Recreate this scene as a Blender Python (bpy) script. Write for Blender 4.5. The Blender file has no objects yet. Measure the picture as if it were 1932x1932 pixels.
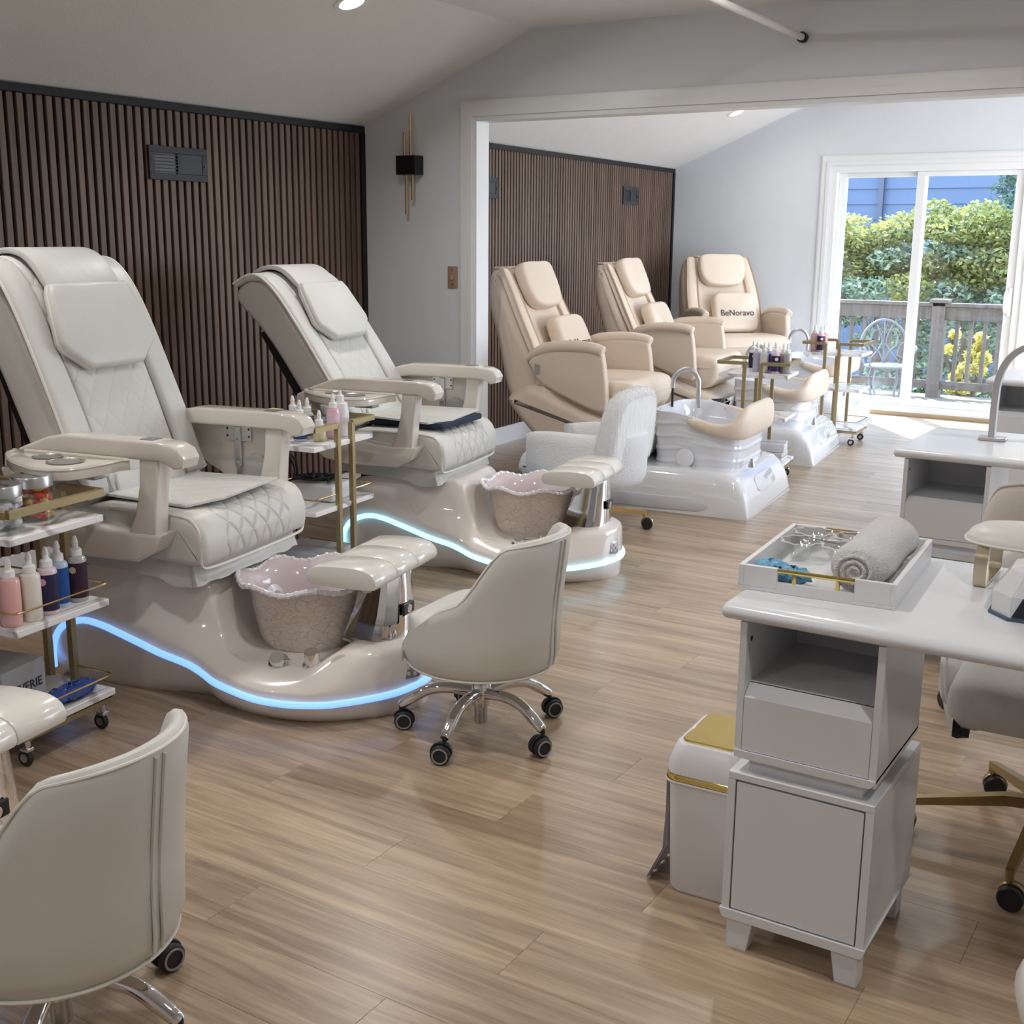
import bpy, bmesh, math, random
import numpy as np
from mathutils import Vector, Matrix
random.seed(7)
PI = math.pi
R = math.radians
SC = bpy.context.scene
COL = SC.collection

# ------------------------------------------------------------------ camera
cam = bpy.data.cameras.new('camera'); camo = bpy.data.objects.new('camera', cam); COL.objects.link(camo)
cam.sensor_width = 36.0; cam.lens = 36.0 * 2259.9 / 1932.0; cam.clip_start = 0.02; cam.clip_end = 200
_p, _y, _r = R(12.934), R(31.848), R(.4823)
fw = Vector((-math.sin(_y) * math.cos(_p), math.cos(_y) * math.cos(_p), -math.sin(_p)))
rt = Vector((math.cos(_y), math.sin(_y), 0)); up = rt.cross(fw)
r2 = rt * math.cos(_r) + up * math.sin(_r); u2 = up * math.cos(_r) - rt * math.sin(_r)
camo.matrix_world = Matrix(((r2.x, u2.x, -fw.x, 0), (r2.y, u2.y, -fw.y, 0), (r2.z, u2.z, -fw.z, 1.6), (0, 0, 0, 1)))
SC.camera = camo

# ------------------------------------------------------------------ world, sun, exposure
SKY = 9.5
w = bpy.data.worlds.new('sky'); SC.world = w; w.use_nodes = True
wn = w.node_tree.nodes; wl = w.node_tree.links
bg = wn['Background']
tcw = wn.new('ShaderNodeTexCoord'); spw = wn.new('ShaderNodeSeparateXYZ'); wl.new(tcw.outputs['Generated'], spw.inputs[0])
crw = wn.new('ShaderNodeValToRGB'); wl.new(spw.outputs[2], crw.inputs[0])
crw.color_ramp.elements[0].position = .0; crw.color_ramp.elements[0].color = (.86, .92, 1, 1)
crw.color_ramp.elements[1].position = .8; crw.color_ramp.elements[1].color = (.45, .66, 1, 1)
wl.new(crw.outputs[0], bg.inputs[0]); bg.inputs[1].default_value = SKY
sun = bpy.data.lights.new('sun', 'SUN'); sun.energy = 16; sun.angle = R(.6); sun.color = (1, .96, .88)
suno = bpy.data.objects.new('sun', sun); COL.objects.link(suno)
for nm_, loc_, rot_, sx_, sy_ in (('door_portal', (-2.73, 11.56, 1.13), (-PI / 2, 0, 0), 1.74, 2.25), ('side_window_portal', (1.32, 8.9, 1.35), (0, PI / 2, 0), 2.3, 4.2)):
    pl_ = bpy.data.lights.new(nm_, 'AREA'); pl_.shape = 'RECTANGLE'; pl_.size = sx_; pl_.size_y = sy_; pl_.cycles.is_portal = True
    po_ = bpy.data.objects.new(nm_, pl_); COL.objects.link(po_); po_.location = loc_; po_.rotation_euler = rot_
suno.rotation_euler = Vector((.47, -.62, -.62)).to_track_quat('-Z', 'Y').to_euler()
SC.view_settings.view_transform = 'Standard'; SC.view_settings.look = 'None'
SC.view_settings.exposure = 0.0; SC.view_settings.gamma = 1.0; SC.view_settings.use_curve_mapping = False
LAMP = 13.5       # watts of each recessed ceiling lamp
LAMPCOL = (1, .983, .96)

# ------------------------------------------------------------------ materials
MATS = {}
def mat(name, col=(.8, .8, .8), rough=.5, metal=0., bump=0., bscale=40., var=0., coat=0., trans=0., emit=None, estr=0., sheen=0., spec=.5, alpha=1., ior=1.45, stretch=None, vscale=6.):
    if name in MATS: return MATS[name]
    m = bpy.data.materials.new(name); m.use_nodes = True
    nt = m.node_tree; n = nt.nodes; l = nt.links; b = n['Principled BSDF']
    b.inputs['Base Color'].default_value = (*col, 1); b.inputs['Roughness'].default_value = rough
    b.inputs['Metallic'].default_value = metal; b.inputs['Coat Weight'].default_value = coat
    b.inputs['Coat Roughness'].default_value = .06
    b.inputs['Transmission Weight'].default_value = trans; b.inputs['Specular IOR Level'].default_value = spec
    b.inputs['IOR'].default_value = ior; b.inputs['Alpha'].default_value = alpha
    b.inputs['Sheen Weight'].default_value = sheen
    if emit: b.inputs['Emission Color'].default_value = (*emit, 1); b.inputs['Emission Strength'].default_value = estr
    tc = n.new('ShaderNodeTexCoord'); co = tc.outputs['Object']
    if stretch:
        mp = n.new('ShaderNodeMapping'); mp.inputs['Scale'].default_value = stretch; l.new(co, mp.inputs[0]); co = mp.outputs[0]
    ns = n.new('ShaderNodeTexNoise'); ns.inputs['Scale'].default_value = vscale; ns.inputs['Detail'].default_value = 4; l.new(co, ns.inputs[0])
    mx = n.new('ShaderNodeMixRGB'); mx.blend_type = 'MULTIPLY'; mx.inputs[0].default_value = max(var, .03)
    mx.inputs[1].default_value = (*col, 1); l.new(ns.outputs[0], mx.inputs[2])
    if not trans: l.new(mx.outputs[0], b.inputs['Base Color'])
    if bump:
        n2 = n.new('ShaderNodeTexNoise'); n2.inputs['Scale'].default_value = bscale; n2.inputs['Detail'].default_value = 3; l.new(co, n2.inputs[0])
        bp = n.new('ShaderNodeBump'); bp.inputs['Strength'].default_value = bump; bp.inputs['Distance'].default_value = .01
        l.new(n2.outputs[0], bp.inputs['Height']); l.new(bp.outputs[0], b.inputs['Normal'])
    MATS[name] = m
    return m

def mathn(nt, op, a, b=None, c=None):
    nd = nt.nodes.new('ShaderNodeMath'); nd.operation = op
    for i, x in enumerate((a, b, c)):
        if x is None: continue
        if isinstance(x, (int, float)): nd.inputs[i].default_value = x
        else: nt.links.new(x, nd.inputs[i])
    return nd.outputs[0]

def quilt_mat(name, col, half, pitch, depth=.5):
    """soft leather with diamond stitching inside |y|<half"""
    if name in MATS: return MATS[name]
    m = mat(name, col, .42, bump=.0, var=.06); nt = m.node_tree; n = nt.nodes; l = nt.links
    tc = n.new('ShaderNodeTexCoord'); sp = n.new('ShaderNodeSeparateXYZ'); l.new(tc.outputs['Object'], sp.inputs[0])
    x, y, z = sp.outputs
    wv = mathn(nt, 'MULTIPLY', mathn(nt, 'SUBTRACT', x, z), .62)
    def ridge(s):
        a = mathn(nt, 'DIVIDE', mathn(nt, 'ADD', wv, mathn(nt, 'MULTIPLY', y, s)), pitch)
        f = mathn(nt, 'ABSOLUTE', mathn(nt, 'SUBTRACT', mathn(nt, 'FRACT', a), .5))
        return mathn(nt, 'POWER', mathn(nt, 'MULTIPLY', f, 2.), 4.)
    h = mathn(nt, 'MAXIMUM', ridge(1.), ridge(-1.))
    mask = mathn(nt, 'LESS_THAN', mathn(nt, 'ABSOLUTE', y), half)
    h = mathn(nt, 'SUBTRACT', 1., mathn(nt, 'MULTIPLY', h, mask))
    bp = n.new('ShaderNodeBump'); bp.inputs['Strength'].default_value = depth; bp.inputs['Distance'].default_value = .012
    l.new(h, bp.inputs['Height']); l.new(bp.outputs[0], n['Principled BSDF'].inputs['Normal'])
    return m

def wood_mat(name, c1, c2, axis='X', rough=.3, scale=1.0, coat=.3, rnd=.5):
    m = bpy.data.materials.new(name); m.use_nodes = True; nt = m.node_tree; n = nt.nodes; l = nt.links; b = n['Principled BSDF']
    geo = n.new('ShaderNodeNewGeometry'); oi = n.new('ShaderNodeObjectInfo')
    ad = n.new('ShaderNodeVectorMath'); ad.operation = 'ADD'; l.new(geo.outputs['Position'], ad.inputs[0])
    sc = n.new('ShaderNodeVectorMath'); sc.operation = 'SCALE'; sc.inputs['Scale'].default_value = 37.
    cmb = n.new('ShaderNodeCombineXYZ'); l.new(oi.outputs['Random'], cmb.inputs[0]); l.new(oi.outputs['Random'], cmb.inputs[1])
    l.new(cmb.outputs[0], sc.inputs[0]); l.new(sc.outputs[0], ad.inputs[1])
    mp = n.new('ShaderNodeMapping'); mp.inputs['Scale'].default_value = {'X': (1.0 * scale, 17 * scale, 13), 'Z': (14 * scale, 14 * scale, .9)}[axis]
    l.new(ad.outputs[0], mp.inputs[0])
    n1 = n.new('ShaderNodeTexNoise'); n1.inputs['Scale'].default_value = 1.1; n1.inputs['Detail'].default_value = 5; n1.inputs['Distortion'].default_value = 1.3; l.new(mp.outputs[0], n1.inputs[0])
    n2 = n.new('ShaderNodeTexNoise'); n2.inputs['Scale'].default_value = 7; n2.inputs['Detail'].default_value = 3; l.new(mp.outputs[0], n2.inputs[0])
    s = mathn(nt, 'ADD', mathn(nt, 'MULTIPLY', n1.outputs[0], .75), mathn(nt, 'MULTIPLY', n2.outputs[0], .3))
    s = mathn(nt, 'ADD', s, mathn(nt, 'MULTIPLY', mathn(nt, 'SUBTRACT', oi.outputs['Random'], .5), .16 * rnd))
    cr = n.new('ShaderNodeValToRGB'); cr.color_ramp.elements[0].position = .34; cr.color_ramp.elements[0].color = (*c1, 1)
    cr.color_ramp.elements[1].position = .72; cr.color_ramp.elements[1].color = (*c2, 1); l.new(s, cr.inputs[0]); l.new(cr.outputs[0], b.inputs['Base Color'])
    b.inputs['Roughness'].default_value = rough; b.inputs['Coat Weight'].default_value = coat; b.inputs['Coat Roughness'].default_value = .27
    bp = n.new('ShaderNodeBump'); bp.inputs['Strength'].default_value = .08; bp.inputs['Distance'].default_value = .003; l.new(n2.outputs[0], bp.inputs['Height']); l.new(bp.outputs[0], b.inputs['Normal'])
    MATS[name] = m; return m

def marble_mat():
    m = bpy.data.materials.new('marble'); m.use_nodes = True; nt = m.node_tree; n = nt.nodes; l = nt.links; b = n['Principled BSDF']
    tc = n.new('ShaderNodeTexCoord'); wv = n.new('ShaderNodeTexWave'); wv.inputs['Scale'].default_value = 3.2; wv.inputs['Distortion'].default_value = 9; wv.inputs['Detail'].default_value = 4
    wv.bands_direction = 'DIAGONAL'; l.new(tc.outputs['Object'], wv.inputs[0])
    cr = n.new('ShaderNodeValToRGB'); e = cr.color_ramp.elements; e[0].position = 0; e[0].color = (.45, .44, .44, 1); e[1].position = .16; e[1].color = (.84, .83, .82, 1)
    l.new(wv.outputs[0], cr.inputs[0]); l.new(cr.outputs[0], b.inputs['Base Color']); b.inputs['Roughness'].default_value = .3
    MATS['marble'] = m; return m

cream = mat('cream_plastic', (.70, .65, .59), .16, coat=.6, var=.04)
creambase = mat('cream_gelcoat', (.84, .785, .735), .12, coat=.8, var=.05)
pad_white = mat('ivory_plastic', (.76, .735, .68), .2, coat=.4, var=.03)
leather = mat('ivory_leather', (.64, .635, .60), .42, bump=.12, bscale=30, var=.08)
leather_side = mat('ivory_leather_side', (.56, .53, .495), .45, bump=.1, bscale=30, var=.06)
quilt_seat = quilt_mat('quilted_ivory_leather_seat', (.66, .65, .61), .2, .085, .6)
quilt_back = quilt_mat('quilted_ivory_leather_back', (.64, .635, .60), .6, .10, .3)
piping = mat('ivory_piping', (.78, .75, .68), .4, var=.05)
chrome = mat('chrome', (.78, .78, .79), .05, 1.0)
steel = mat('brushed_steel', (.60, .60, .60), .3, 1.0, bump=.05, bscale=60, stretch=(1, 1, 30))
gold = mat('champagne_gold', (.42, .33, .17), .32, 1.0)
goldpaint = mat('gold_paint', (.36, .285, .15), .38, .65)
goldmirror = mat('mirror_gold', (.83, .66, .24), .1, 1.0)
brass = mat('polished_brass', (.78, .58, .30), .15, 1.0)
black = mat('black_plastic', (.012, .012, .014), .35, var=.05)
rubber = mat('black_rubber', (.02, .02, .022), .6)
greyring = mat('grey_plastic', (.30, .30, .30), .4)
greydisc = mat('silver_grey_plastic', (.55, .55, .54), .3, .3)
navy = mat('navy_cloth', (.02, .03, .06), .8, bump=.2, bscale=120)
white_paint = mat('white_lacquer', (.73, .745, .775), .28, var=.03, coat=.15)
white_trim = mat('white_trim_paint', (.83, .84, .85), .35, var=.03)
vinyl_white = mat('white_vinyl_frame', (.86, .87, .88), .3, var=.02)
wall_paint = mat('pale_grey_wall_paint', (.74, .765, .80), .75, bump=.06, bscale=90, var=.04)
ceil_paint = mat('ceiling_paint', (.83, .815, .80), .85, bump=.25, bscale=130, var=.05)
blacktrim = mat('black_trim', (.012, .012, .014), .65, var=.1)
vent_grey = mat('charcoal_vent_metal', (.03, .033, .04), .6, .0)
beige = mat('beige_leather', (.78, .655, .53), .38, bump=.1, bscale=45, var=.07)
beige_side = mat('beige_leather_side', (.72, .60, .49), .42, bump=.08, bscale=45, var=.07)
bathwhite = mat('glossy_white_acrylic', (.82, .83, .85), .08, coat=.8, var=.03)
fur = mat('white_faux_fur', (.84, .84, .84), .95, bump=1., bscale=55, var=.12, sheen=.4, stretch=(1, 1, .22))
plush = mat('white_plush', (.80, .80, .81), .95, bump=.5, bscale=120, var=.08, sheen=.5)
whiteleather = mat('white_leather', (.68, .675, .635), .40, bump=.06, bscale=60, var=.05)
greyfab = mat('pale_grey_velvet', (.62, .60, .57), .7, bump=.15, bscale=150, var=.1, sheen=.3)
taupefab = mat('taupe_velvet', (.62, .56, .51), .7, bump=.15, bscale=150, var=.08, sheen=.3)
def thin_glass(name, k):
    g = bpy.data.materials.new(name); g.use_nodes = True; n = g.node_tree.nodes; l = g.node_tree.links; n.remove(n['Principled BSDF'])
    a = n.new('ShaderNodeBsdfTransparent'); a.inputs[0].default_value = (.95, .97, .97, 1); b = n.new('ShaderNodeBsdfGlossy'); b.inputs['Roughness'].default_value = .03
    m = n.new('ShaderNodeMixShader'); m.inputs[0].default_value = k; l.new(a.outputs[0], m.inputs[1]); l.new(b.outputs[0], m.inputs[2]); l.new(m.outputs[0], n['Material Output'].inputs[0]); return g
glass = thin_glass('clear_glass', .12)
marble_mat()
marble = MATS['marble']
ledmat = mat('led_blue', (.3, .5, 1), .4, emit=(.20, .43, 1.0), estr=1.25)
ledmat2 = mat('led_cyan', (.4, .8, 1), .4, emit=(.30, .72, 1.0), estr=2.2)

# ------------------------------------------------------------------ mesh helpers
class MB:
    def __init__(s): s.v = []; s.f = []
    def add(s, vs, fs, M=None):
        o = len(s.v)
        if M is not None: vs = [M @ Vector(p) for p in vs]
        s.v += [tuple(p) for p in vs]; s.f += [tuple(i + o for i in f) for f in fs]; return s
    def bm(s, b, M=None):
        b.verts.ensure_lookup_table(); b.verts.index_update()
        s.add([v.co.copy() for v in b.verts], [[v.index for v in f.verts] for f in b.faces], M); b.free(); return s
    def box(s, x0, x1, y0, y1, z0, z1, r=0., seg=2, M=None):
        b = bmesh.new(); bmesh.ops.create_cube(b, size=1)
        for v in b.verts: v.co = Vector(((x0 + x1) / 2 + v.co.x * (x1 - x0), (y0 + y1) / 2 + v.co.y * (y1 - y0), (z0 + z1) / 2 + v.co.z * (z1 - z0)))
        if r: bmesh.ops.bevel(b, geom=list(b.edges), offset=r, segments=seg, profile=.5, affect='EDGES')
        return s.bm(b, M)
    def prism(s, poly, h0, h1, plane='xz', bev=0., seg=2, M=None):
        b = bmesh.new()
        def P(a, c, h): return {'xz': (a, h, c), 'xy': (a, c, h), 'yz': (h, a, c)}[plane]
        vs = [b.verts.new(P(a, c, h0)) for a, c in poly]; f = b.faces.new(vs)
        g = bmesh.ops.extrude_face_region(b, geom=[f]); d = {'xz': Vector((0, h1 - h0, 0)), 'xy': Vector((0, 0, h1 - h0)), 'yz': Vector((h1 - h0, 0, 0))}[plane]
        bmesh.ops.translate(b, verts=[v for v in g['geom'] if isinstance(v, bmesh.types.BMVert)], vec=d)
        bmesh.ops.recalc_face_normals(b, faces=b.faces)
        if bev:
            caps = [f for f in b.faces if len(f.verts) == len(poly)]
            ed = set(e for f in caps for e in f.edges)
            bmesh.ops.bevel(b, geom=list(ed), offset=bev, segments=seg, profile=.5, affect='EDGES', clamp_overlap=True)
        return s.bm(b, M)
    def tube(s, path, r, n=8, closed=False, M=None, square=False):
        P = [Vector(p) for p in path]; m = len(P); rs = r if isinstance(r, (list, tuple)) else [r] * m
        if square: n = 4
        vs = []; fs = []; prev = None
        for i in range(m):
            a = P[(i - 1) % m] if (closed or i) else P[i]; c = P[(i + 1) % m] if (closed or i < m - 1) else P[i]
            t = (c - a).normalized()
            if prev is None:
                q = Vector((0, 0, 1)) if abs(t.z) < .9 else Vector((1, 0, 0)); u = t.cross(q).normalized()
            else:
                u = (prev - t * prev.dot(t)).normalized()
            prev = u; v = t.cross(u)
            for k in range(n):
                an = 2 * PI * k / n + (PI / 4 if square else 0); vs.append(P[i] + (u * math.cos(an) + v * math.sin(an)) * rs[i])
        for i in range(m if closed else m - 1):
            for k in range(n):
                a = i * n + k; b2 = i * n + (k + 1) % n; c = ((i + 1) % m) * n + (k + 1) % n; d = ((i + 1) % m) * n + k; fs.append((a, b2, c, d))
        if not closed: fs.append(tuple(range(n))[::-1]); fs.append(tuple(range((m - 1) * n, m * n)))
        return s.add(vs, fs, M)
    def lathe(s, prof, n=24, M=None, c=(0, 0, 0), cap=(True, True)):
        loops = []
        for r, z in prof: loops.append([(c[0] + max(r, 1e-4) * math.cos(2 * PI * k / n), c[1] + max(r, 1e-4) * math.sin(2 * PI * k / n), c[2] + z) for k in range(n)])
        return s.loft(loops, cap=cap, M=M)
    def loft(s, loops, cap=(True, True), closed=True, M=None):
        n = len(loops[0]); vs = [p for L in loops for p in L]; fs = []
        for i in range(len(loops) - 1):
            for k in range(n if closed else n - 1):
                fs.append((i * n + k, i * n + (k + 1) % n, (i + 1) * n + (k + 1) % n, (i + 1) * n + k))
        if cap[0]: fs.append(tuple(range(n))[::-1])
        if cap[1]: fs.append(tuple(range((len(loops) - 1) * n, len(loops) * n)))
        return s.add(vs, fs, M)
    def cush(s, poly, t0, t1, rnd=.04, n=5, plane='xz', M=None, smooth=2, mid=6):
        """extrude a closed side profile across t with soft rounded ends"""
        P = [Vector((a, b)) for a, b in poly]
        for _ in range(smooth):
            Q = []
            for i in range(len(P)):
                a, b = P[i], P[(i + 1) % len(P)]; Q += [a * .75 + b * .25, a * .25 + b * .75]
            P = Q
        area = sum(P[i].x * P[i - 1].y - P[i - 1].x * P[i].y for i in range(len(P)))
        sg = 1 if area < 0 else -1
        N = []
        for i in range(len(P)):
            d = (P[(i + 1) % len(P)] - P[i - 1]).normalized(); N.append(Vector((d.y, -d.x)) * sg)
        loops = []
        st = [(t0 + rnd * (1 - math.cos(PI / 2 * k / n)), rnd * (1 - math.sin(PI / 2 * k / n))) for k in range(n + 1)]
        md = [(t0 + rnd + (t1 - t0 - 2 * rnd) * k / mid, 0) for k in range(1, mid)]
        st = st + md + [(t0 + t1 - a, b) for a, b in st[::-1]]
        for t, ins in st:
            L = []
            for p, nn in zip(P, N):
                q = p - nn * ins
                L.append((q.x, t, q.y) if plane == 'xz' else (q.x, q.y, t))
            loops.append(L)
        return s.loft(loops, M=M)
    def sphere(s, c, r, n=8, M=None):
        rr = r if isinstance(r, (tuple, list)) else (r, r, r)
        loops = []
        for i in range(n + 1):
            a = PI * i / n; loops.append([(c[0] + rr[0] * max(math.sin(a), 1e-3) * math.cos(2 * PI * k / (n * 2)), c[1] + rr[1] * max(math.sin(a), 1e-3) * math.sin(2 * PI * k / (n * 2)), c[2] - rr[2] * math.cos(a)) for k in range(n * 2)])
        return s.loft(loops, M=M)
    def mapv(s, fn): s.v = [tuple(fn(*p)) for p in s.v]; return s
    def build(s, name, m, parent=None, sharp=35, fix=True):
        me = bpy.data.meshes.new(name); me.from_pydata(s.v, [], s.f)
        if fix:
            b = bmesh.new(); b.from_mesh(me); bmesh.ops.recalc_face_normals(b, faces=b.faces); b.to_mesh(me); b.free()
        me.materials.append(m)
        me.polygons.foreach_set('use_smooth', [True] * len(me.polygons)); me.set_sharp_from_angle(angle=R(sharp))
        o = bpy.data.objects.new(name, me); COL.objects.link(o)
        if parent: o.parent = parent
        return o

def catmull(P, k=6, closed=False):
    P = [Vector(p) for p in P]; out = []; m = len(P)
    for i in range(m if closed else m - 1):
        p0 = P[(i - 1) % m] if closed or i else P[i]; p1 = P[i]; p2 = P[(i + 1) % m]; p3 = P[(i + 2) % m] if closed or i < m - 2 else p2
        for j in range(k):
            t = j / k; out.append(.5 * ((2 * p1) + (p2 - p0) * t + (2 * p0 - 5 * p1 + 4 * p2 - p3) * t * t + (3 * p1 - p0 - 3 * p2 + p3) * t ** 3))
    if not closed: out.append(P[-1])
    return out

def tag(o, label=None, cat=None, group=None, kind=None):
    if label: o['label'] = label
    if cat: o['category'] = cat
    if group: o['group'] = group
    if kind: o['kind'] = kind
    return o
def thing(name, label, cat, loc=(0, 0, 0), rz=0, group=None):
    o = bpy.data.objects.new(name, None); COL.objects.link(o); o.empty_display_size = .1
    o.location = loc; o.rotation_euler = (0, 0, rz); return tag(o, label, cat, group)
def struct(o): o['kind'] = 'structure'; return o
def copy_tree(o, parent=None):
    c = o.copy(); COL.objects.link(c); c.parent = parent
    for ch in list(o.children): copy_tree(ch, c)
    return c
def text_mesh(name, body, size, m, parent, M, ext=.0008):
    cu = bpy.data.curves.new(name, 'FONT'); cu.body = body; cu.size = size; cu.align_x = 'CENTER'; cu.align_y = 'CENTER'; cu.extrude = ext
    t = bpy.data.objects.new(name, cu); COL.objects.link(t)
    dg = bpy.context.evaluated_depsgraph_get(); me = bpy.data.meshes.new_from_object(t.evaluated_get(dg))
    bpy.data.objects.remove(t); bpy.data.curves.remove(cu)
    me.materials.clear(); me.materials.append(m)
    o = bpy.data.objects.new(name, me); COL.objects.link(o); o.parent = parent; o.matrix_local = M; return o
def frame_M(origin, xd, yd):
    xd = Vector(xd).normalized(); yd = Vector(yd); zd = xd.cross(yd).normalized(); yd = zd.cross(xd)
    o = Vector(origin)
    return Matrix(((xd.x, yd.x, zd.x, o.x), (xd.y, yd.y, zd.y, o.y), (xd.z, yd.z, zd.z, o.z), (0, 0, 0, 1)))

# ------------------------------------------------------------------ room shell
XL, Y1, Y1B, Y2, XR, YR = -4.955, 6.155, 6.265, 11.4, 1.8, -2.6
XL2 = -5.22                      # left wall drifts out a little towards the far corner of the back room
XC, ZS, ZC = -3.706, 2.262, 2.745
XC2, ZS2, ZC2 = -3.86, 2.272, 2.82
X2R = 1.2
JX, HZ = -4.096, 2.273           # wide opening in the dividing wall

plankmat = wood_mat('oak_vinyl', (.235, .160, .100), (.54, .405, .272), 'X', .36, coat=.35, rnd=.7)
fl = struct(MB().box(XL2 - .1, XR + .1, YR - .1, Y2 + .1, -.06, -.003).build('floor', mat('floor_joint', (.10, .07, .045), .7)))
PW, PL = .20, 1.25
rest = MB(); nplank = 0; row = 0; y = YR
while y < Y2 - .01:
    y1 = min(y + PW, Y2); off = (row * .437) % 1 * PL
    xl = XL if y < Y1 else XL2 + .02; xr = XR if y < Y1 else X2R
    x = xl - off
    while x < xr:
        a, b2 = max(x, xl), min(x + PL, xr); x += PL
        if b2 - a < .02: continue
        vis = y > .95 and b2 > max(-5.3, -1.5 * (y + PW) - .3) and a < -.145 * y + .25
        q = rest if not (vis and nplank < 300) else MB()
        q.box(a + .0003, b2 - .0003, y + .0003, y1 - .0003, -.003, 0.0, .0004, 1)
        if q is not rest: q.build('plank', plankmat, fl, fix=False); nplank += 1
    y = y1; row += 1
o = rest.build('plank', plankmat, fl, fix=False); o['kind'] = 'stuff'

# left wall, front room (black backing with wood slats) and back room
backing = mat('slat_backing_felt', (.012, .011, .012), .9, bump=.2, bscale=200)
slatmat = wood_mat('walnut_slat', (.085, .050, .032), (.165, .102, .068), 'Z', .55, coat=.0, rnd=1.2)
wl1 = struct(MB().box(XL - .12, XL, YR, Y1, 0, ZS).build('wall_left', backing))
pitch = .0525; y = 6.105
k = 0
sl = MB().box(0, .02, -.0175, .0175, .10, 2.222, .0025, 1).build('slat', slatmat, wl1)
sl.location = (XL, y - .0175, 0); y -= pitch
while y > 2.9:
    c = sl.copy(); COL.objects.link(c); c.location = (XL, y - .0175, 0); y -= pitch; k += 1
m = MB()
while y > YR + .05: m.box(XL, XL + .02, y - .035, y, .10, 2.222); y -= pitch
o = m.build('slat', slatmat, wl1); o['kind'] = 'stuff'
def wall2x(y): return XL + (XL2 - XL) * (y - Y1B) / (Y2 - Y1B)
ang2 = math.atan2(-(XL2 - XL), Y2 - Y1B)
wl2 = struct(MB().add([(XL - .1, Y1B, 0), (XL, Y1B, 0), (XL2, Y2, 0), (XL2 - .1, Y2, 0), (XL - .1, Y1B, ZS2 + .1), (XL, Y1B, ZS2 + .1), (XL2, Y2, ZS2 + .1), (XL2 - .1, Y2, ZS2 + .1)],
    [(0, 1, 5, 4), (1, 2, 6, 5), (2, 3, 7, 6), (3, 0, 4, 7), (4, 5, 6, 7), (0, 3, 2, 1)]).build('wall_left_far', backing))
slatmat2 = slatmat
sl2 = MB().box(0, .02, -.0155, .0155, .135, 2.235, .0025, 1).build('slat', slatmat2, wl2); y = 11.33
sl2.location = (wall2x(y), y, 0); sl2.rotation_euler = (0, 0, ang2); y -= .0468
while y > 6.32:
    c = sl2.copy(); COL.objects.link(c); c.location = (wall2x(y), y, 0); y -= .0468
def along(y0, y1, xa, xb, z0, z1):      # strip that follows the slightly skewed wall
    m = MB(); v = []
    for z in (z0, z1):
        for yy, xx in ((y0, xa), (y0, xb), (y1, xb), (y1, xa)): v.append((wall2x(yy) + xx, yy, z))
    return m.add(v, [(0, 1, 2, 3), (7, 6, 5, 4), (0, 4, 5, 1), (1, 5, 6, 2), (2, 6, 7, 3), (3, 7, 4, 0)])
struct(MB().box(XL, XL + .028, YR, Y1 - .001, 2.222, ZS, .003, 1).build('trim_1', blacktrim))
struct(MB().box(XL, XL + .03, Y1 - .04, Y1 - .001, 0.09, 2.222, .003, 1).build('trim_2', blacktrim))
struct(along(Y1B + .001, Y2 - .001, 0, .028, 2.235, ZS2).build('trim_3', blacktrim))
struct(along(Y2 - .04, Y2 - .001, 0, .03, .135, 2.235).build('trim_4', blacktrim))
struct(MB().box(XL, XL + .018, YR, Y1 - .001, 0, .10, .004, 1).build('baseboard_left', white_trim))
struct(along(Y1B + .001, Y2 - .001, 0, .024, 0, .135).build('baseboard_left_far', white_trim))

# dividing wall with wide cased opening
dv = MB()
dv.box(XL - .12, JX, Y1, Y1B, 0, 3.0); dv.box(JX, XR, Y1, Y1B, HZ, 3.0); dv.box(1.0, XR, Y1, Y1B, 0, HZ)
struct(dv.build('wall_divider', wall_paint))
def casing(x0, x1, zt_, yf, layers, wd=.105, right=True):
    m = MB()
    for a, b2, d0, d1 in layers:
        o_, i_ = wd - a, wd - b2
        m.prism([(x0 - o_, 0), (x0 - i_, 0), (x0 - i_, zt_ + i_), (x0 - o_, zt_ + o_)], yf - d1, yf - d0, 'xz')
        if right: m.prism([(x1 + o_, 0), (x1 + o_, zt_ + o_), (x1 + i_, zt_ + i_), (x1 + i_, 0)], yf - d1, yf - d0, 'xz')
        m.prism([(x0 - o_, zt_ + o_), (x0 - i_, zt_ + i_), (x1 + i_, zt_ + i_), (x1 + o_, zt_ + o_)], yf - d1, yf - d0, 'xz')
    return m
LAY = ((0, .105, 0, .012), (.012, .09, .0125, .018), (.055, .09, .0185, .024))
tr = casing(JX, 1.0, HZ, Y1, LAY)
struct(tr.build('trim_5', white_trim))
struct(MB().box(JX, JX + .012, Y1 - .012, Y1B + .012, 0, HZ - .012).box(JX, 1.0, Y1 - .012, Y1B + .012, HZ - .012, HZ).build('trim_6', white_trim))
struct(MB().box(XL + .031, JX - .106, Y1 - .014, Y1, 0, .10, .004, 1).build('baseboard_divider', white_trim))

# ceilings
ce = MB().prism([(XL - .12, ZS), (XC, ZC), (XR + .1, ZC), (XR + .1, ZC + .15), (XL - .12, ZC + .15)], YR - .1, Y1, 'xz')
ce.v = [(x, yy, z - (.0 if x > XL - .1 else .046 if z < ZC else 0)) for x, yy, z in ce.v]
struct(ce.build('ceiling', ceil_paint, sharp=10))
ce = MB()
_s2 = (ZC2 - ZS2) / (XC2 - XL)
P0 = [(XL - .12, Y1B, ZS2 - .05), (XC2, Y1B, ZC2), (X2R + .1, Y1B, ZC2), (X2R + .1, Y1B, ZC2 + .15), (XL - .12, Y1B, ZC2 + .15)]
P1 = [(XL2 - .12, Y2 + .12, ZS2 - .05), (XC2, Y2 + .12, ZC2), (X2R + .1, Y2 + .12, ZC2), (X2R + .1, Y2 + .12, ZC2 + .15), (XL2 - .12, Y2 + .12, ZC2 + .15)]
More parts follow.
